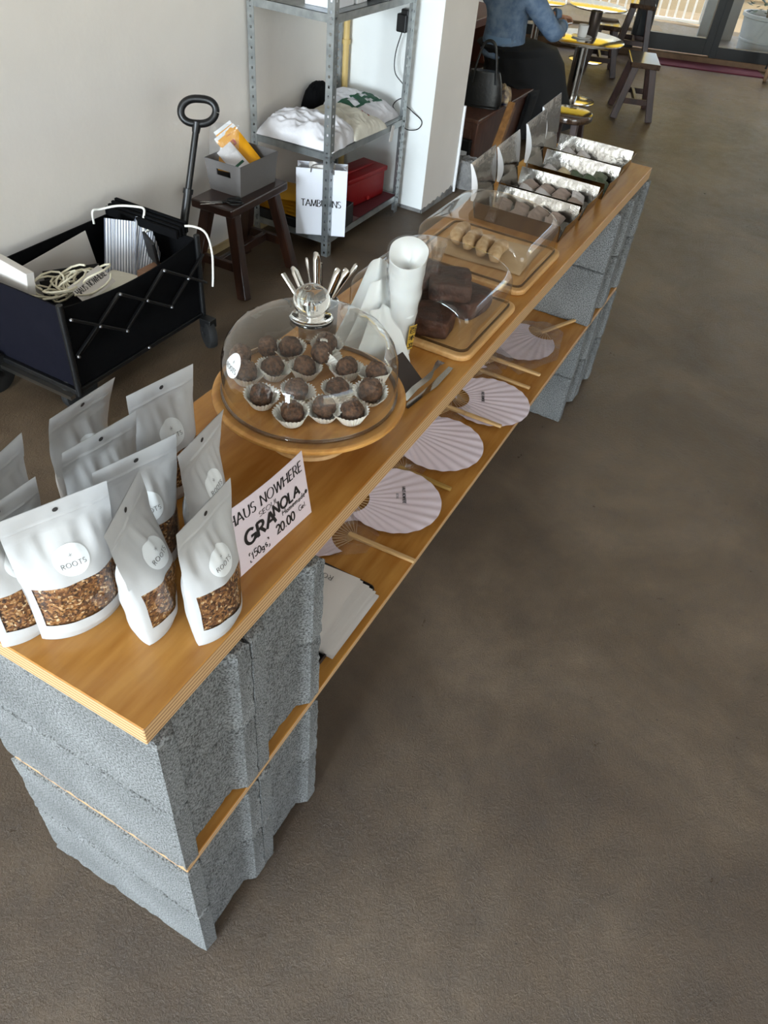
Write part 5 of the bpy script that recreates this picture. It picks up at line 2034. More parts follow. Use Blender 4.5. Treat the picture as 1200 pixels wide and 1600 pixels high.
# scissors
sx_ = thing('scissors', 'open-handled steel scissors with dark loops on the stool beside the grey box', 'scissors', (2.128, 1.580, .3868), -.75)
for s in (1, -1):
    b = MB()
    b.add([(0, -.004 * s, .001), (-.085, .010 * s, .001), (-.09, .013 * s, .001), (0, .008 * s, .001), (0, -.004 * s, .003), (-.085, .010 * s, .003), (-.09, .013 * s, .003), (0, .008 * s, .003)], [(0, 1, 2, 3), (4, 7, 6, 5), (0, 4, 5, 1), (1, 5, 6, 2), (2, 6, 7, 3), (3, 7, 4, 0)])
    part('blade', b, M['steel'], sx_)
    b = MB()
    pts = [Vector((0, 0, .003)), Vector((.02, -.006 * s, .003))] + [Vector((.052 + .028 * cos(a), -.020 * s + .015 * s * sin(a) * 1.0, .004)) for a in [pi - 2 * pi * q / 20 for q in range(21)]]
    b.tube(pts, .0035, 7)
    part('loop', b, M['blackplastic'], sx_, 1)

# ================================================================== STEEL SHELVING UNIT
SX0, SX1, SY0, SY1 = 2.68, 3.40, 1.41, 1.835
su = thing('shelving_unit', 'galvanised slotted steel shelving unit standing in the corner by the column', 'shelf unit', (3.04, 1.62, 0))


def spart(name, b, m, **kw):
    b.v = [(x - 3.04, y - 1.62, z) for x, y, z in b.v]
    return part(name, b, m, su, **kw)


def slotted(x, y, dx, dy, top=1.9):
    """L-shaped perforated upright opening towards +dx, +dy"""
    b = MB()
    w, hw = .034, .0045
    pitch = .038
    n = int(top / pitch)
    for ax in (0, 1):
        cols = [0, w / 2 - hw, w / 2 + hw, w]
        for j in range(n):
            zz = [j * pitch, j * pitch + pitch * .36, j * pitch + pitch * .64, (j + 1) * pitch]
            for r in range(3):
                for c in range(3):
                    if r == 1 and c == 1:
                        continue
                    q = []
                    for cc, zq in ((cols[c], zz[r]), (cols[c + 1], zz[r]), (cols[c + 1], zz[r + 1]), (cols[c], zz[r + 1])):
                        q.append((x + dx * cc, y, zq) if ax == 0 else (x, y + dy * cc, zq))
                    b.add(q, [(0, 1, 2, 3)])
    return b


for x, y, dx, dy in ((SX0, SY0, 1, 1), (SX1, SY0, -1, 1), (SX0, SY1, 1, -1), (SX1, SY1, -1, -1)):
    o = spart('slotted_post', slotted(x, y, dx, dy), M['galv'], weld=.0002)
    so = o.modifiers.new('thick', 'SOLIDIFY')
    so.thickness = .0016
for z in (.095, .475, 1.0, 1.5):
    b = MB()
    b.box((SX0 + .002, SY0 + .002, z - .002), (SX1 - .002, SY1 - .002, z))
    b.box((SX0 + .002, SY0 + .002, z - .032), (SX1 - .002, SY0 + .004, z))
    b.box((SX0 + .002, SY1 - .004, z - .032), (SX1 - .002, SY1 - .002, z))
    b.box((SX0 + .002, SY0 + .004, z - .032), (SX0 + .004, SY1 - .004, z))
    b.box((SX1 - .004, SY0 + .004, z - .032), (SX1 - .002, SY1 - .004, z))
    spart('shelf_panel', b, M['galv'])
    for x, y in ((SX0 + .014, SY0 - .002), (SX1 - .014, SY0 - .002), (SX0 - .002, SY0 + .014), (SX0 - .002, SY1 - .014)):
        b = MB()
        d = Vector((0, -1, 0)) if y < SY0 else Vector((-1, 0, 0))
        b.tube([Vector((x, y, z - .014)), Vector((x, y, z - .014)) + d * .005], .006, 6)
        spart('bolt', b, M['rivet'])


def foldfn(x, y, ang, seed, folds, amp):
    rg = 1 - 2 * abs(N3((x + .3 * y, y, seed), 2.3))
    rg2 = 1 - 2 * abs(N3((x, y - .2 * x, seed + 5), 4.2))
    return sin(x * folds * cos(ang) + y * folds * .7 * sin(ang) + 2 * N3((x, y, seed), 1.4)) * amp * .35 + rg * amp * .6 + rg2 * amp * .35


def heap(lx, ly, lz, seed, folds=5.0, amp=.014, slope=0.0):
    """soft folded cloth pile with wrinkles"""
    b = MB()

    def f(u, v):
        x, y = (u - .5) * 2, (v - .5) * 2
        e = (max(0, 1 - abs(x) ** 3.2) * max(0, 1 - abs(y) ** 3.2)) ** .42
        ang = .6 * y + seed
        w = foldfn(x, y, ang, seed, folds, amp) + slope * lz * (x + y) * .5
        rx = 1 + .05 * N3((x, y, seed + 3), 2)
        return (x * lx / 2 * rx, y * ly / 2 * rx, max(.0008, lz * e + w * e + .0008))
    b.grid(f, 84, 70)
    b.add([(-lx / 2, -ly / 2, .0002), (lx / 2, -ly / 2, .0002), (lx / 2, ly / 2, .0002), (-lx / 2, ly / 2, .0002)], [(3, 2, 1, 0)])
    return b


ZM = .4755
single('white_cloth_bag', heap(.27, .40, .075, 1.0, 7, .026), M['tee'], 'crumpled white cloth bag at the left end of the middle steel shelf', 'bag', (2.822, 1.615, ZM), .05, smooth=2)
sw = single('cream_sweatshirt', heap(.28, .34, .062, 2.4, 12, .014), M['cream'], 'folded cream sweatshirt with small red print on the middle steel shelf', 'sweatshirt', (3.055, 1.575, ZM + .0), -.05, smooth=2)


def drape(root, lx, ly, lz, seed, folds, amp, off=.0035, slope=0.0):
    def fn(x, y):
        u, v = x / lx + .5, y / ly + .5
        X, Y = (u - .5) * 2, (v - .5) * 2
        e = (max(0, 1 - abs(X) ** 3.2) * max(0, 1 - abs(Y) ** 3.2)) ** .42
        ang = .6 * Y + seed
        w = foldfn(X, Y, ang, seed, folds, amp) + slope * lz * (X + Y) * .5
        return Vector((X * lx / 2, Y * ly / 2, lz * e + w * e + off))
    return fn


t = MB()
fn = drape(sw, .28, .34, .062, 2.4, 12, .014, .004)
write(t, 'S', .06, -.10, .036, lambda x, y: fn(x, y), .18, .22)
part('printed_letter', t, M['redink'], sw)
te = single('white_tshirt', heap(.26, .36, .075, 4.4, 3, .010, .55), M['tee'], 'white T-shirt with bold green letters at the right end of the middle steel shelf', 'T-shirt', (3.262, 1.625, ZM + .0), .0, smooth=2)
fn = drape(te, .26, .36, .075, 4.4, 3, .010, .004, .55)
t = MB()


def slab(mb, rects, fn, R):
    for x0, y0, x1, y1 in rects:
        n = 6
        mb.grid(lambda u, v: fn(*R(x0 + (x1 - x0) * u, y0 + (y1 - y0) * v)), n, n)


RH = lambda x, y: (.012 + x * .92 + y * .38, -.045 - x * .38 + y * .92)
slab(t, [(-.05, -.05, -.015, .05), (.025, -.05, .06, .05), (-.015, -.012, .025, .012), (-.062, .036, -.003, .05), (-.062, -.05, -.003, -.036), (.013, .036, .072, .05), (.013, -.05, .072, -.036)], fn, RH)
RL = lambda x, y: (-.075 + x * .92 + y * .38, -.012 - x * .38 + y * .92)
slab(t, [(-.03, -.05, .005, .05), (-.042, .036, .017, .05), (-.042, -.05, .05, -.034), (.036, -.05, .05, -.01)], fn, RL)
part('printed_letters', t, M['green'], te)
b = MB()
b.box((-.015, -.001, -.075), (.015, .001, 0))
o = single('swing_tag', b, M['paper'], 'small paper swing tag hanging from the middle steel shelf edge', 'tag', (3.265, 1.4065, .468))
o.rotation_euler = (.05, .18, 0)
bk = heap(.16, .10, .12, 6.0, 3, .01)
single('beanie_hat', bk, M['wagoncloth'], 'black cloth hat behind the white T-shirt on the middle shelf', 'hat', (3.17, 1.79, ZM), 0, smooth=2)

# bottom shelf
ZB = .0955
tb_ = thing('white_gift_bag', 'white paper carrier bag with black printed name on the bottom steel shelf', 'bag', (2.688, 1.455, ZB), -1.057)
b = MB()
bw, bd, bh = .232, .085, .305
b.box((-bw / 2, 0, 0), (bw / 2, .002, bh))
part('front_panel', b, M['paperw'], tb_)
b = MB()
b.box((-bw / 2, bd, 0), (bw / 2, bd + .002, bh + .0))
part('back_panel', b, M['paperw'], tb_)
b = MB()
for s in (-1, 1):
    b.add([(s * bw / 2, .001, 0), (s * (bw / 2 - .0), bd, 0), (s * bw / 2, bd, bh), (s * bw / 2, .001, bh), (s * (bw / 2 - .018), bd / 2, bh), (s * (bw / 2 - .001), bd / 2, .08)], [(0, 5, 4, 3), (5, 1, 2, 4), (0, 1, 5)])
part('side_gusset', b, M['paperw'], tb_)
b = MB()
b.box((-bw / 2, 0, 0), (bw / 2, bd, .002))
part('bag_floor', b, M['paperw'], tb_)
b = MB()
b.grid(lambda u, v: (-.06 + .12 * u, .03 + .012 * sin(u * 9), bh - .03 + .045 * v + .012 * N3((u, v, 4), 5)), 14, 6)
part('tissue', b, M['paper'], tb_, 1)
t = MB()
write(t, 'TAMBURINS', -.092, .136, .030, lambda x, y: Vector((x, -.0009, y)), .05, .15, width=.184, serif=True, track=.1)
part('lettering', t, M['ink'], tb_)
b = MB()
b.tube(spline([(-.05, -.002, bh - .015), (-.045, -.004, bh + .01), (-.03, .0, bh + .018), (0, .004, bh + .02), (.035, .0, bh + .016), (.05, -.004, bh + .005), (.055, -.002, bh - .02)]), .0028, 7)
part('cord_handle', b, M['greybox'], tb_, 1)
rc = thing('red_case', 'red soft case on the bottom steel shelf', 'case', (3.185, 1.555, ZB), -.12)
b = MB()
b.box((-.16, -.075, 0), (.16, .075, .148))
part('case_body', b, M['red'], rc, .8, bevel=.022)
b = MB()
b.box((-.165, -.08, .128), (.165, .08, .152))
b.box((-.13, -.02, .150), (.13, .02, .160))
part('case_lid', b, M['redtop'], rc, .8, bevel=.010)
b = MB()
b.tube([(-.0, -.077, .028), (0, -.083, .028)], .010, 12)
part('snap_button', b, M['redink'], rc)
for k in range(5):
    b = MB()
    b.grid(lambda u, v: ((u - .5) * .21, (v - .5) * .24, .004 + .010 * max(0, 1 - (2 * u - 1) ** 2) * max(0, 1 - (2 * v - 1) ** 2)), 10, 10)
    b.grid(lambda u, v: ((u - .5) * .21, (v - .5) * .24, .0), 10, 10)
    o = single('yellow_envelope', b, M['yellow2'], ('lowest yellow padded envelope of the stack on the bottom steel shelf', 'second lowest yellow envelope of the stack on the bottom steel shelf', 'middle yellow envelope of the stack on the bottom steel shelf', 'fourth yellow envelope of the stack on the bottom steel shelf', 'topmost yellow envelope of the stack on the bottom steel shelf')[k], 'envelope', (2.80, 1.70 - .004 * k, ZB + .045 + k * .016), .05 * k, 'yellow envelopes on the bottom shelf', 1)
b = MB()
b.box((-.12, -.13, 0), (.12, .13, .043))
single('black_flat_box', b, M['blackplastic'], 'flat black box under the yellow envelopes', 'box', (2.80, 1.695, ZB), bevel=.004)
b = MB()
b.box((-.05, -.07, 0), (.05, .07, .10))
single('black_small_box', b, M['blackplastic'], 'small black box behind the white carrier bag on the bottom shelf', 'box', (2.86, 1.475, ZB), .1, bevel=.003)
b = MB()
b.box((-.19, -.16, 0), (.19, .16, .0016))
single('maroon_sheet', b, M['maroon'], 'maroon sheet under the red case on the bottom shelf', 'sheet', (3.18, 1.575, ZB - .0002), 0)
b = MB()
b.add([(-.06, -.05, 0), (.06, -.05, 0), (.06, .05, 0), (-.06, .05, 0), (-.05, -.03, .09), (.055, -.02, .075), (.05, .03, .08), (-.05, .03, .095)], [(0, 1, 2, 3), (4, 7, 6, 5), (0, 4, 5, 1), (1, 5, 6, 2), (2, 6, 7, 3), (3, 7, 4, 0)])
single('white_parcel', b, M['paper'], 'white parcel behind the yellow envelopes', 'parcel', (2.96, 1.74, ZB), .2, bevel=.01)

# top shelf boxes
for loc, sz, m_, lab in (((2.835, 1.53, 1.0005), (.16, .14, .12), 'paperw', 'pale grey box at the left on the upper steel shelf'), ((2.98, 1.52, 1.0005), (.09, .12, .10), 'white', 'small white box beside the pale grey one on the upper steel shelf'), ((3.12, 1.54, 1.0005), (.15, .16, .1), 'blackplastic', 'black box on the upper steel shelf')):
    b = MB()
    b.box((-sz[0] / 2, -sz[1] / 2, 0), (sz[0] / 2, sz[1] / 2, sz[2]))
    b.box((-sz[0] / 2 - .002, -sz[1] / 2 - .002, sz[2] * .7), (sz[0] / 2 + .002, sz[1] / 2 + .002, sz[2] + .002))
    single('small_box', b, M[m_], lab, 'box', loc, .03, bevel=.002)

# pipe in the corner, adapter and its cables on the shelf post
pi_ = thing('wall_pipe', 'pale yellow vertical pipe in the corner behind the shelving', 'pipe', (3.425, 1.79, 0))
b = MB()
b.tube([(0, 0, 0), (0, 0, 3)], .016, 14)
part('tube', b, M['pipe'], pi_, 1)
for z in (.35, .74, 1.3, 2.2):
    b = MB()
    b.tube([(0, 0, z - .01), (0, 0, z + .01)], .021, 14)
    part('clip', b, M['pipe'], pi_, .7)
ad = thing('power_adapter', 'black plug-in adapter hanging on the right shelf post', 'adapter', (3.408, 1.475, .835))
b = MB()
b.box((-.02, -.026, 0), (.02, .026, .075))
part('adapter_body', b, M['blackplastic'], ad, bevel=.006)
b = MB()
b.box((-.012, -.03, .06), (.024, .01, .095))
part('plug', b, M['blackplastic'], ad, bevel=.006)
for i, (pts, lab) in enumerate((([(3.405, 1.475, .835), (3.405, 1.50, .74), (3.40, 1.49, .66), (3.405, 1.43, .60), (3.404, 1.428, .50), (3.41, 1.44, .46)], 'thin black cable drooping from the adapter down the post'),
                                ([(3.402, 1.432, 1.1), (3.403, 1.43, .9), (3.404, 1.428, .7), (3.405, 1.43, .55), (3.44, 1.40, .50), (3.455, 1.345, .46), (3.445, 1.36, .42), (3.41, 1.41, .42), (3.405, 1.43, .47)], 'black cable running down the right shelf post and looping out'),
                                ([(3.404, 1.436, .56), (3.40, 1.47, .54), (3.405, 1.49, .51), (3.405, 1.47, .49)], 'short black cable loop at the middle shelf corner'))):
    b = MB()
    b.tube(spline(pts), .0026, 6)
    single('black_cable', b, M['cable'], lab, 'cable', smooth=1, group='black cables on the shelving post')

# ================================================================== ALCOVE: BENCH, HANDBAG, PERSON
bn = thing('wooden_bench', 'brown wooden bench behind the column carrying the handbag and the seated person', 'bench', (4.75, 1.56, 0))
b = MB()
b.box((-.56, -.24, .285), (.66, .24, .31))
part('seat_board', b, M['cabinet'], bn, bevel=.005)
b = MB()
b.box((-.55, -.235, .0), (-.52, .23, .285))
part('end_panel', b, M['cabinet'], bn, bevel=.004)
b = MB()
b.box((-.556, -.20, .04), (-.548, .19, .25))
part('end_moulding', b, M['cabinet'], bn, bevel=.006)
b = MB()
b.box((.62, -.235, .0), (.65, .23, .285))
part('end_panel', b, M['cabinet'], bn, bevel=.004)
b = MB()
b.box((-.52, .18, .0), (.62, .2, .285))
part('back_panel', b, M['cabinet'], bn)
b = MB()
b.box((-.52, -.225, .0), (.62, -.21, .285))
part('front_panel', b, M['cabinet'], bn)
tp = MB()
tp.bar((4.215, 1.225, .004), (4.56, 1.262, .335), .05, .075, 0, .045, .06)
tp.v = [(x, y, max(.001, z)) for x, y, z in tp.v]
single('tan_plank', tp, M['tanwood'], 'tan timber plank leaning against the brown bench below the handbag', 'plank', bevel=.006)
hbg = thing('black_handbag', 'black leather handbag with long loop handles standing on the bench', 'handbag', (4.475, 1.435, .311), .35)


def hb_(u, v):
    a = 2 * pi * u
    z = .19 * v
    k = 1 - .30 * v ** 2.2
    ex = .8
    c, s = cos(a), sin(a)
    return (.062 * k * abs(c) ** ex * (1 if c > 0 else -1) * (1 - .25 * v), .125 * k * abs(s) ** ex * (1 if s > 0 else -1), z)


b = MB()
b.grid(hb_, 40, 16, wrap=True)
b.add([hb_(i / 40, 1) for i in range(40)], [tuple(range(40))])
b.add([hb_(i / 40, 0) for i in range(40)], [tuple(range(39, -1, -1))])
part('bag_body', b, M['leather'], hbg, 1.0, weld=.0002)
for s in (-1, 1):
    b = MB()
    b.tube(spline([(s * .04, -.07, .13), (s * .035, -.06, .22), (s * .02, -.035, .32), (s * .015, .0, .345), (s * .02, .035, .32), (s * .035, .06, .22), (s * .04, .07, .13)]), .006, 8)
    part('handle', b, M['leather'], hbg, 1)
b = MB()
b.tube([(-.058, -.115, .012), (.058, -.115, .012)], .004, 6)
b.tube([(-.064, -.1, .012), (-.064, .1, .012)], .004, 6)
part('base_trim', b, M['leather'], hbg, 1)
sc = heap(.10, .12, .09, 3.3, 6, .02)
single('patterned_scarf', sc, M['scarf'], 'crumpled navy and cream patterned scarf beside the handbag', 'scarf', (4.62, 1.362, .3105), .2, smooth=2)
# outlet adapter and mortar lump at the foot
oa = thing('wall_adapter', 'black adapter with a white label on the end of the bench', 'adapter', (4.183, 1.385, .085), 0)
b = MB()
b.box((-.02, -.045, 0), (.012, .045, .115))
part('adapter_body', b, M['blackplastic'], oa, bevel=.008)
b = MB()
b.box((-.0212, -.03, .018), (-.0198, .03, .05))
part('white_label', b, M['white'], oa)
rk = loaf(.09, .12, .16, 4.0, .012, 10)
single('mortar_lump', rk, M['rubble'], 'rough grey lump of mortar on the floor at the foot of the column', 'rubble', (3.98, 1.265, 0), .2, smooth=1.2, weld=.0004)
b = MB()
b.tube(spline([(3.868, 1.286, .005), (3.868, 1.286, .2), (3.868, 1.288, .36), (3.869, 1.289, .46)]), [.009] * 25, 8)
single('white_conduit', b, M['white'], 'white cable conduit running up the far edge of the column', 'conduit', smooth=1)


# ---- person: one continuous skinned body, clothes as children
def skinned(name, joints, edges, m, parent, root=0, sub=2):
    me = bpy.data.meshes.new(name)
    me.from_pydata([j[:3] for j in joints], edges, [])
    o = bpy.data.objects.new(name, me)
    COL.objects.link(o)
    o.parent = parent
    sk_ = o.modifiers.new('skin', 'SKIN')
    sk_.use_smooth_shade = True
    sb = o.modifiers.new('sub', 'SUBSURF')
    sb.levels = sub
    sb.render_levels = sub
    for i, j in enumerate(joints):
        v = me.skin_vertices[0].data[i]
        v.radius = (j[3], j[4] if len(j) > 4 else j[3])
        v.use_root = i == root
    me.materials.append(m)
    return o


pr = thing('person', 'seated person in a blue denim jacket and long black skirt reaching across the round table', 'person', (5.14, 1.60, .31))
PO = Vector((5.14, 1.60, .31))


def J(x, y, z, r, r2=None):
    return (x - PO.x, y - PO.y, z - PO.z, r, r2 or r)


R_SH, L_SH = (5.12, 1.455, .80), (5.20, 1.765, .80)
R_EL, L_EL = (5.32, 1.32, .59), (5.47, 1.72, .655)
R_WR, L_WR = (5.57, 1.355, .605), (5.74, 1.43, .625)
joints = [J(5.14, 1.60, .44, .09, .085), J(5.145, 1.60, .58, .08, .075), J(5.15, 1.605, .72, .09, .075), J(5.155, 1.61, .82, .07, .06), J(5.165, 1.61, .90, .045), J(5.175, 1.61, .95, .045),
          J(*R_SH, .036), J(*R_EL, .032), J(*R_WR, .026), J(*L_SH, .036), J(*L_EL, .032), J(*L_WR, .026),
          J(5.18, 1.52, .42, .075), J(5.50, 1.42, .41, .06), J(5.50, 1.40, .12, .042), J(5.20, 1.68, .42, .075), J(5.56, 1.60, .41, .06), J(5.58, 1.58, .12, .042)]
edges = [(0, 1), (1, 2), (2, 3), (3, 4), (4, 5), (3, 6), (6, 7), (7, 8), (3, 9), (9, 10), (10, 11), (0, 12), (12, 13), (13, 14), (0, 15), (15, 16), (16, 17)]
body = skinned('body', joints, edges, M['skin'], pr)
# jacket: same bones, slightly fuller
jj = [J(5.14, 1.60, .42, .170, .155), J(5.14, 1.60, .50, .170, .155), J(5.145, 1.60, .60, .158, .140), J(5.15, 1.605, .72, .165, .135), J(5.155, 1.61, .82, .125, .10), J(5.165, 1.61, .885, .070),
      J(*R_SH, .078), J(*R_EL, .060), J(R_WR[0] - .03, R_WR[1] - .004, R_WR[2] + .001, .043), J(*L_SH, .078), J(*L_EL, .060), J(L_WR[0] - .04, L_WR[1] + .04, L_WR[2] + .005, .043)]
je = [(0, 1), (1, 2), (2, 3), (3, 4), (4, 5), (4, 6), (6, 7), (7, 8), (4, 9), (9, 10), (10, 11)]
jk = skinned('denim_jacket', jj, je, M['denim'], pr)
# cuffs, hem and chest seams
for w_, e_ in ((R_WR, R_EL), (L_WR, L_EL)):
    w_, e_ = Vector(w_), Vector(e_)
    d = (e_ - w_).normalized()
    b = MB()
    b.tube([w_ + d * .015 - PO, w_ + d * .055 - PO], [.043, .047], 14)
    part('cuff', b, M['denim_seam'], pr, .7)
b = MB()
b.lathe([(.150, -.018), (.156, 0), (.150, .022)], c=(0, 0, .245), n=28, fn=lambda r, z, a: r * (1 - .16 * abs(sin(a)) ** 2))
part('jacket_hem', b, M['denim_seam'], pr, 1)
# skirt
rings = [((5.14, 1.60), (.135, .140), .535, 0), ((5.22, 1.57), (.26, .215), .515, -.2), ((5.32, 1.53), (.33, .21), .470, -.25), ((5.36, 1.50), (.34, .23), .40, -.25), ((5.36, 1.47), (.37, .25), .25, -.25), ((5.35, 1.44), (.42, .28), .12, -.25), ((5.34, 1.43), (.46, .30), .03, -.25)]


def skp(u, v):
    q = v * (len(rings) - 1)
    i = min(int(q), len(rings) - 2)
    t_ = q - i
    (c0, r0, z0_, a0_), (c1, r1, z1_, a1_) = rings[i], rings[i + 1]
    cx, cy = c0[0] + (c1[0] - c0[0]) * t_, c0[1] + (c1[1] - c0[1]) * t_
    rx, ry = r0[0] + (r1[0] - r0[0]) * t_, r0[1] + (r1[1] - r0[1]) * t_
    a0 = a0_ + (a1_ - a0_) * t_
    z_ = z0_ + (z1_ - z0_) * t_
    a = 2 * pi * u
    k = 1 + .05 * v * sin(a * 9 + 2 * sin(a * 2))
    x, y = rx * k * cos(a), ry * k * sin(a)
    # the near skirt side sits on the bench: keep it above the seat
    X, Y = cx + x * cos(a0) - y * sin(a0), cy + x * sin(a0) + y * cos(a0)
    if X < 5.43 and z_ < .325:
        Y = min(Y, 1.305 - .02 * sin(a * 3))
    return (X - PO.x, Y - PO.y, z_ - PO.z)


b = MB()
b.grid(skp, 72, 36, wrap=True)
b.add([skp(i / 72, 0) for i in range(72)], [tuple(range(72))])
part('black_skirt', b, M['skirt_c'], pr, 2, weld=.0002)
# head, hair, face
hc = Vector((5.19, 1.605, 1.055))
bm = bmesh.new()
bmesh.ops.create_uvsphere(bm, u_segments=32, v_segments=24, radius=1)
for v in bm.verts:
    p = v.co
    jaw = 1 - .22 * max(0, -p.z) * (1 if p.x < .3 else .8)
    v.co = Vector((p.x * .090 * jaw + (.012 if p.z < -.2 and p.x > 0 else 0), p.y * .072 * jaw, p.z * .112))
    # nose
    if p.x > .85 and -.35 < p.z < .15:
        v.co.x += .014 * max(0, 1 - abs(p.y) * 5) * (1 - abs(p.z + .15) * 3)
me = bpy.data.meshes.new('head')
bm.to_mesh(me)
bm.free()
me.materials.append(M['skin'])
me.polygons.foreach_set('use_smooth', [True] * len(me.polygons))
hd_ = link('head', me, pr, tuple(hc - PO), -.3)
for s in (-1, 1):
    b = MB()
    b.lathe([(0, -.009), (.006, -.006), (.009, 0), (.006, .006), (0, .009)], c=(.078, s * .030, .004), n=12)
    part('eye', b, M['white'], hd_, 1)
    b = MB()
    b.tube(spline([(.0, s * .070, .022), (-.012, s * .084, .012), (-.006, s * .082, -.014), (.004, s * .070, -.022)]), .006, 8)
    part('ear', b, M['skin'], hd_, 1)
b = MB()
b.tube([(.078, -.02, -.05), (.086, 0, -.049), (.078, .02, -.05)], [.003, .006, .003], 8)
part('mouth', b, M['redink'], hd_, 1)
b = MB()


def hairf(u, v):
    a = 2 * pi * u
    th_ = v * 2.0
    r = 1.10 + .02 * sin(a * 14)
    front = max(0, cos(a))
    th_ = th_ * (1 - .52 * front)
    p = Vector((sin(th_) * cos(a) * .092, sin(th_) * sin(a) * .076, cos(th_) * .114)) * r
    if v > .85 and front < .2:
        p.z -= (v - .85) * .9
        p.x -= .01
    return tuple(p)


b.grid(hairf, 40, 16, wrap=True)
part('hair', b, M['hair'], hd_, 2)


def hand(wr, fwd, palm, thumb_side, curl, label=None, s=1.0):
    """five-fingered hand grown from the wrist: palm plane normal = palm"""
    wr, fwd, palm = Vector(wr), Vector(fwd).normalized(), Vector(palm)
    palm = (palm - fwd * palm.dot(fwd)).normalized()
    side = fwd.cross(palm).normalized() * thumb_side
    jt, ed = [], []

    def add(p, r, par=None, r2=None):
        q = p - PO
        jt.append((q.x, q.y, q.z, r * s, (r2 or r) * s))
        if par is not None:
            ed.append((par, len(jt) - 1))
        return len(jt) - 1
    w0 = add(wr - fwd * .012, .023, None, .018)
    w1 = add(wr + fwd * .03 * s, .026, w0, .015)
    w2 = add(wr + fwd * .07 * s, .031, w1, .013)
    for k, (o, ln) in enumerate(((.027, .066), (.009, .076), (-.009, .070), (-.027, .056))):
        base = wr + fwd * (.082 - abs(o) * .25) * s + side * o * s
        i = add(base, .0095, w2)
        d = fwd.copy()
        p = base
        for seg in (.42, .32, .26):
            d = (d * cos(curl[k]) + palm * sin(curl[k])).normalized()
            p = p + d * ln * seg * s
            i = add(p, .0085 if seg > .3 else .0072, i)
    base = wr + fwd * .028 * s + side * .024 * s
    i = add(base, .012, w1)
    d = (fwd * .6 + side * .75 + palm * .25).normalized()
    p = base
    for ln, bend in ((.034, .0), (.028, .45), (.022, .35)):
        d = (d * cos(bend) + (fwd * .8 + palm * .5).normalized() * sin(bend)).normalized()
        p = p + d * ln * s
        i = add(p, .0092, i)
    return skinned('hand', jt, ed, M['skin'], pr, 0, 1)


hand(L_WR, (.9, -.25, -.12), (0, -.2, -1), 1, (.35, .38, .40, .42))
hand(R_WR, (.85, .05, .05), (.1, .9, -.35), -1, (.75, .8, .85, .9))
b = MB()
b.box((-.062, -.003, -.004), (.062, .003, .004))
o = single('white_pen', b, M['white'], 'slim white stick held in the hand of the seated person', 'pen', (5.71, 1.36, .60), bevel=.001)
o.rotation_euler = (0, .05, -.15)
for x, y in ((5.54, 1.395), (5.62, 1.575)):
    b = MB()
    b.grid(lambda u, v: (x - PO.x - .05 + .2 * v, y - PO.y + .036 * cos(2 * pi * u) * (1 - .3 * v * v), .003 - PO.z + (.03 + .03 * sin(2 * pi * u)) * (1 - .45 * v)), 16, 8, wrap=True)
    part('shoe', b, M['shoe'], pr, 2)

# ================================================================== ROUND STEEL TABLES
def rtable(label, x, y, z, R, wide=.05, group='round polished steel tables'):
    root = thing('round_table', label, 'table', (x, y, 0), 0, group)
    b = MB()
    b.lathe([(0, z - .012), (R - .006, z - .012), (R, z - .008), (R, z - .003), (R - .004, z), (0, z)], n=64)
    part('tabletop', b, M['steel'], root, .7)
    b = MB()
    b.lathe([(wide, .015), (wide, z - .03), (wide * 1.8, z - .012)], n=24)
    part('column', b, M['steel'], root, .8)
    b = MB()
    b.lathe([(0, 0), (R * .62, 0), (R * .63, .004), (R * .55, .012), (wide * 1.2, .018), (0, .018)], n=48)
    part('base_disc', b, M['steel'], root, .7)
    return root


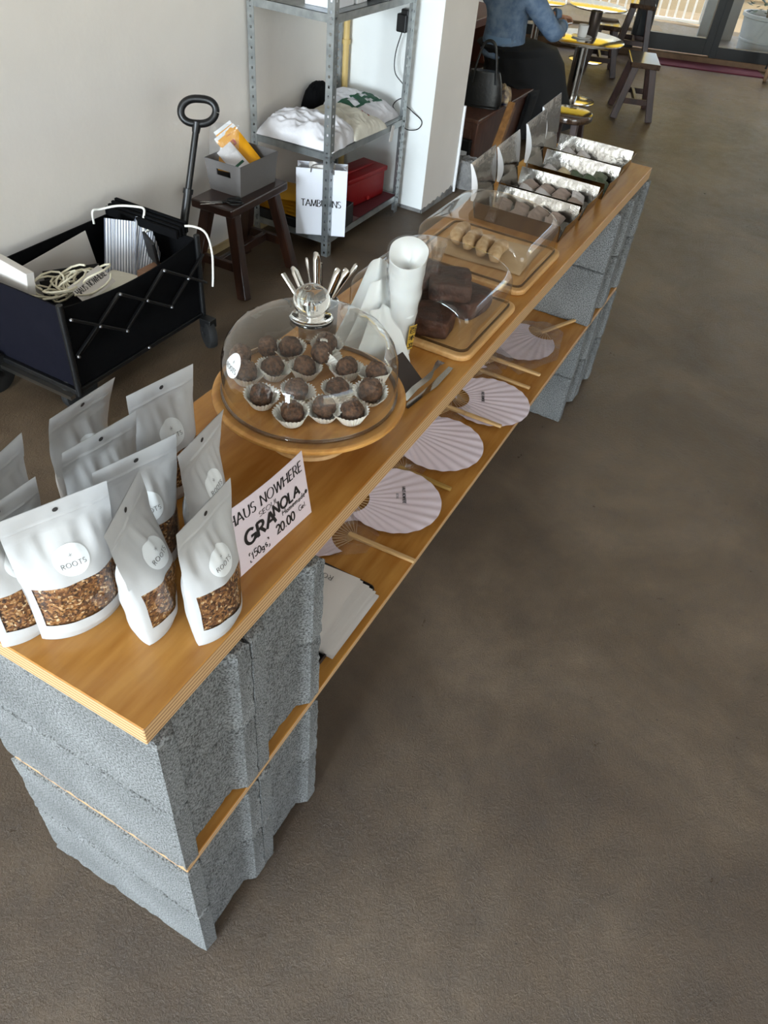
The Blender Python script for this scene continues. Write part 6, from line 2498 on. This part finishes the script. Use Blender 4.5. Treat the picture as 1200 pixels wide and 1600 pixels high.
rtable('round polished steel table in front of the seated person', 6.30, 1.385, .43, .305)
rtable('second round polished steel table by the glass doors, cut by the picture top', 7.70, 1.70, .43, .26, .035)
rtable('farthest left round steel table behind the reaching arm', 7.45, 2.16, .43, .22, .035)
cu = thing('white_cup', 'white cup on a saucer on the nearest round steel table', 'cup', (6.27, 1.40, .4305))
b = MB()
b.lathe([(0, 0), (.058, 0), (.075, .008), (.078, .012), (.055, .006), (0, .005)], n=32)
part('saucer', b, M['ceram'], cu, .8)
b = MB()
b.lathe([(0, .006), (.030, .006), (.034, .01), (.038, .085), (.036, .085), (.032, .02), (0, .018)], n=32)
part('cup_body', b, M['ceram'], cu, .8)
mk = MB()
mk.lathe([(0, 0), (.04, 0), (.042, .003), (.045, .16), (.047, .165), (.043, .165), (.039, .01), (0, .008)], n=28)
single('dark_tumbler', mk, M['darkmetal'], 'tall dark metal tumbler behind the white cup on the steel table', 'tumbler', (6.40, 1.36, .4305), smooth=.7)
wbh = thing('red_bench', 'red brown wooden bench against the alcove wall behind the seated person', 'bench', (6.1, 2.48, 0))
b = MB()
b.box((-.8, -.25, .36), (.8, .25, .42))
part('seat_board', b, M['woodred'], wbh, bevel=.006)
b = MB()
b.box((-.8, .19, .42), (.8, .25, 1.0))
part('backrest', b, M['woodred'], wbh, bevel=.006)
for sx in (-.7, .7):
    b = MB()
    b.box((sx - .04, -.22, 0), (sx + .04, .22, .36))
    part('leg', b, M['woodred'], wbh, bevel=.006)
# trolley wheel at the right picture edge
tl = thing('cart_wheel', 'tan-tyred cart wheel standing at the right picture edge by the door mat', 'wheel', (8.35, .16, 0), 0)
b = MB()
pr_ = [(.085, -.014), (.1, -.016), (.108, -.008), (.108, .008), (.1, .016), (.085, .014)]
b.lathe(pr_, n=40, close=True)
b.v = [(vx, vz, .108 + vy) for vx, vy, vz in b.v]
part('tyre', b, M['tyre'], tl, .8)
b = MB()
b.lathe([(.0, -.006), (.085, -.012), (.087, 0), (.085, .012), (0, .006)], n=32)
b.v = [(vx, vz, .108 + vy) for vx, vy, vz in b.v]
part('wheel_disc', b, M['rubber'], tl, .8)
b = MB()
b.bar((0, -.03, .1), (.1, -.09, .34), .03, .012)
b.bar((0, .03, .1), (.1, -.03, .34), .03, .012)
part('fork', b, M['blackplastic'], tl, bevel=.003)
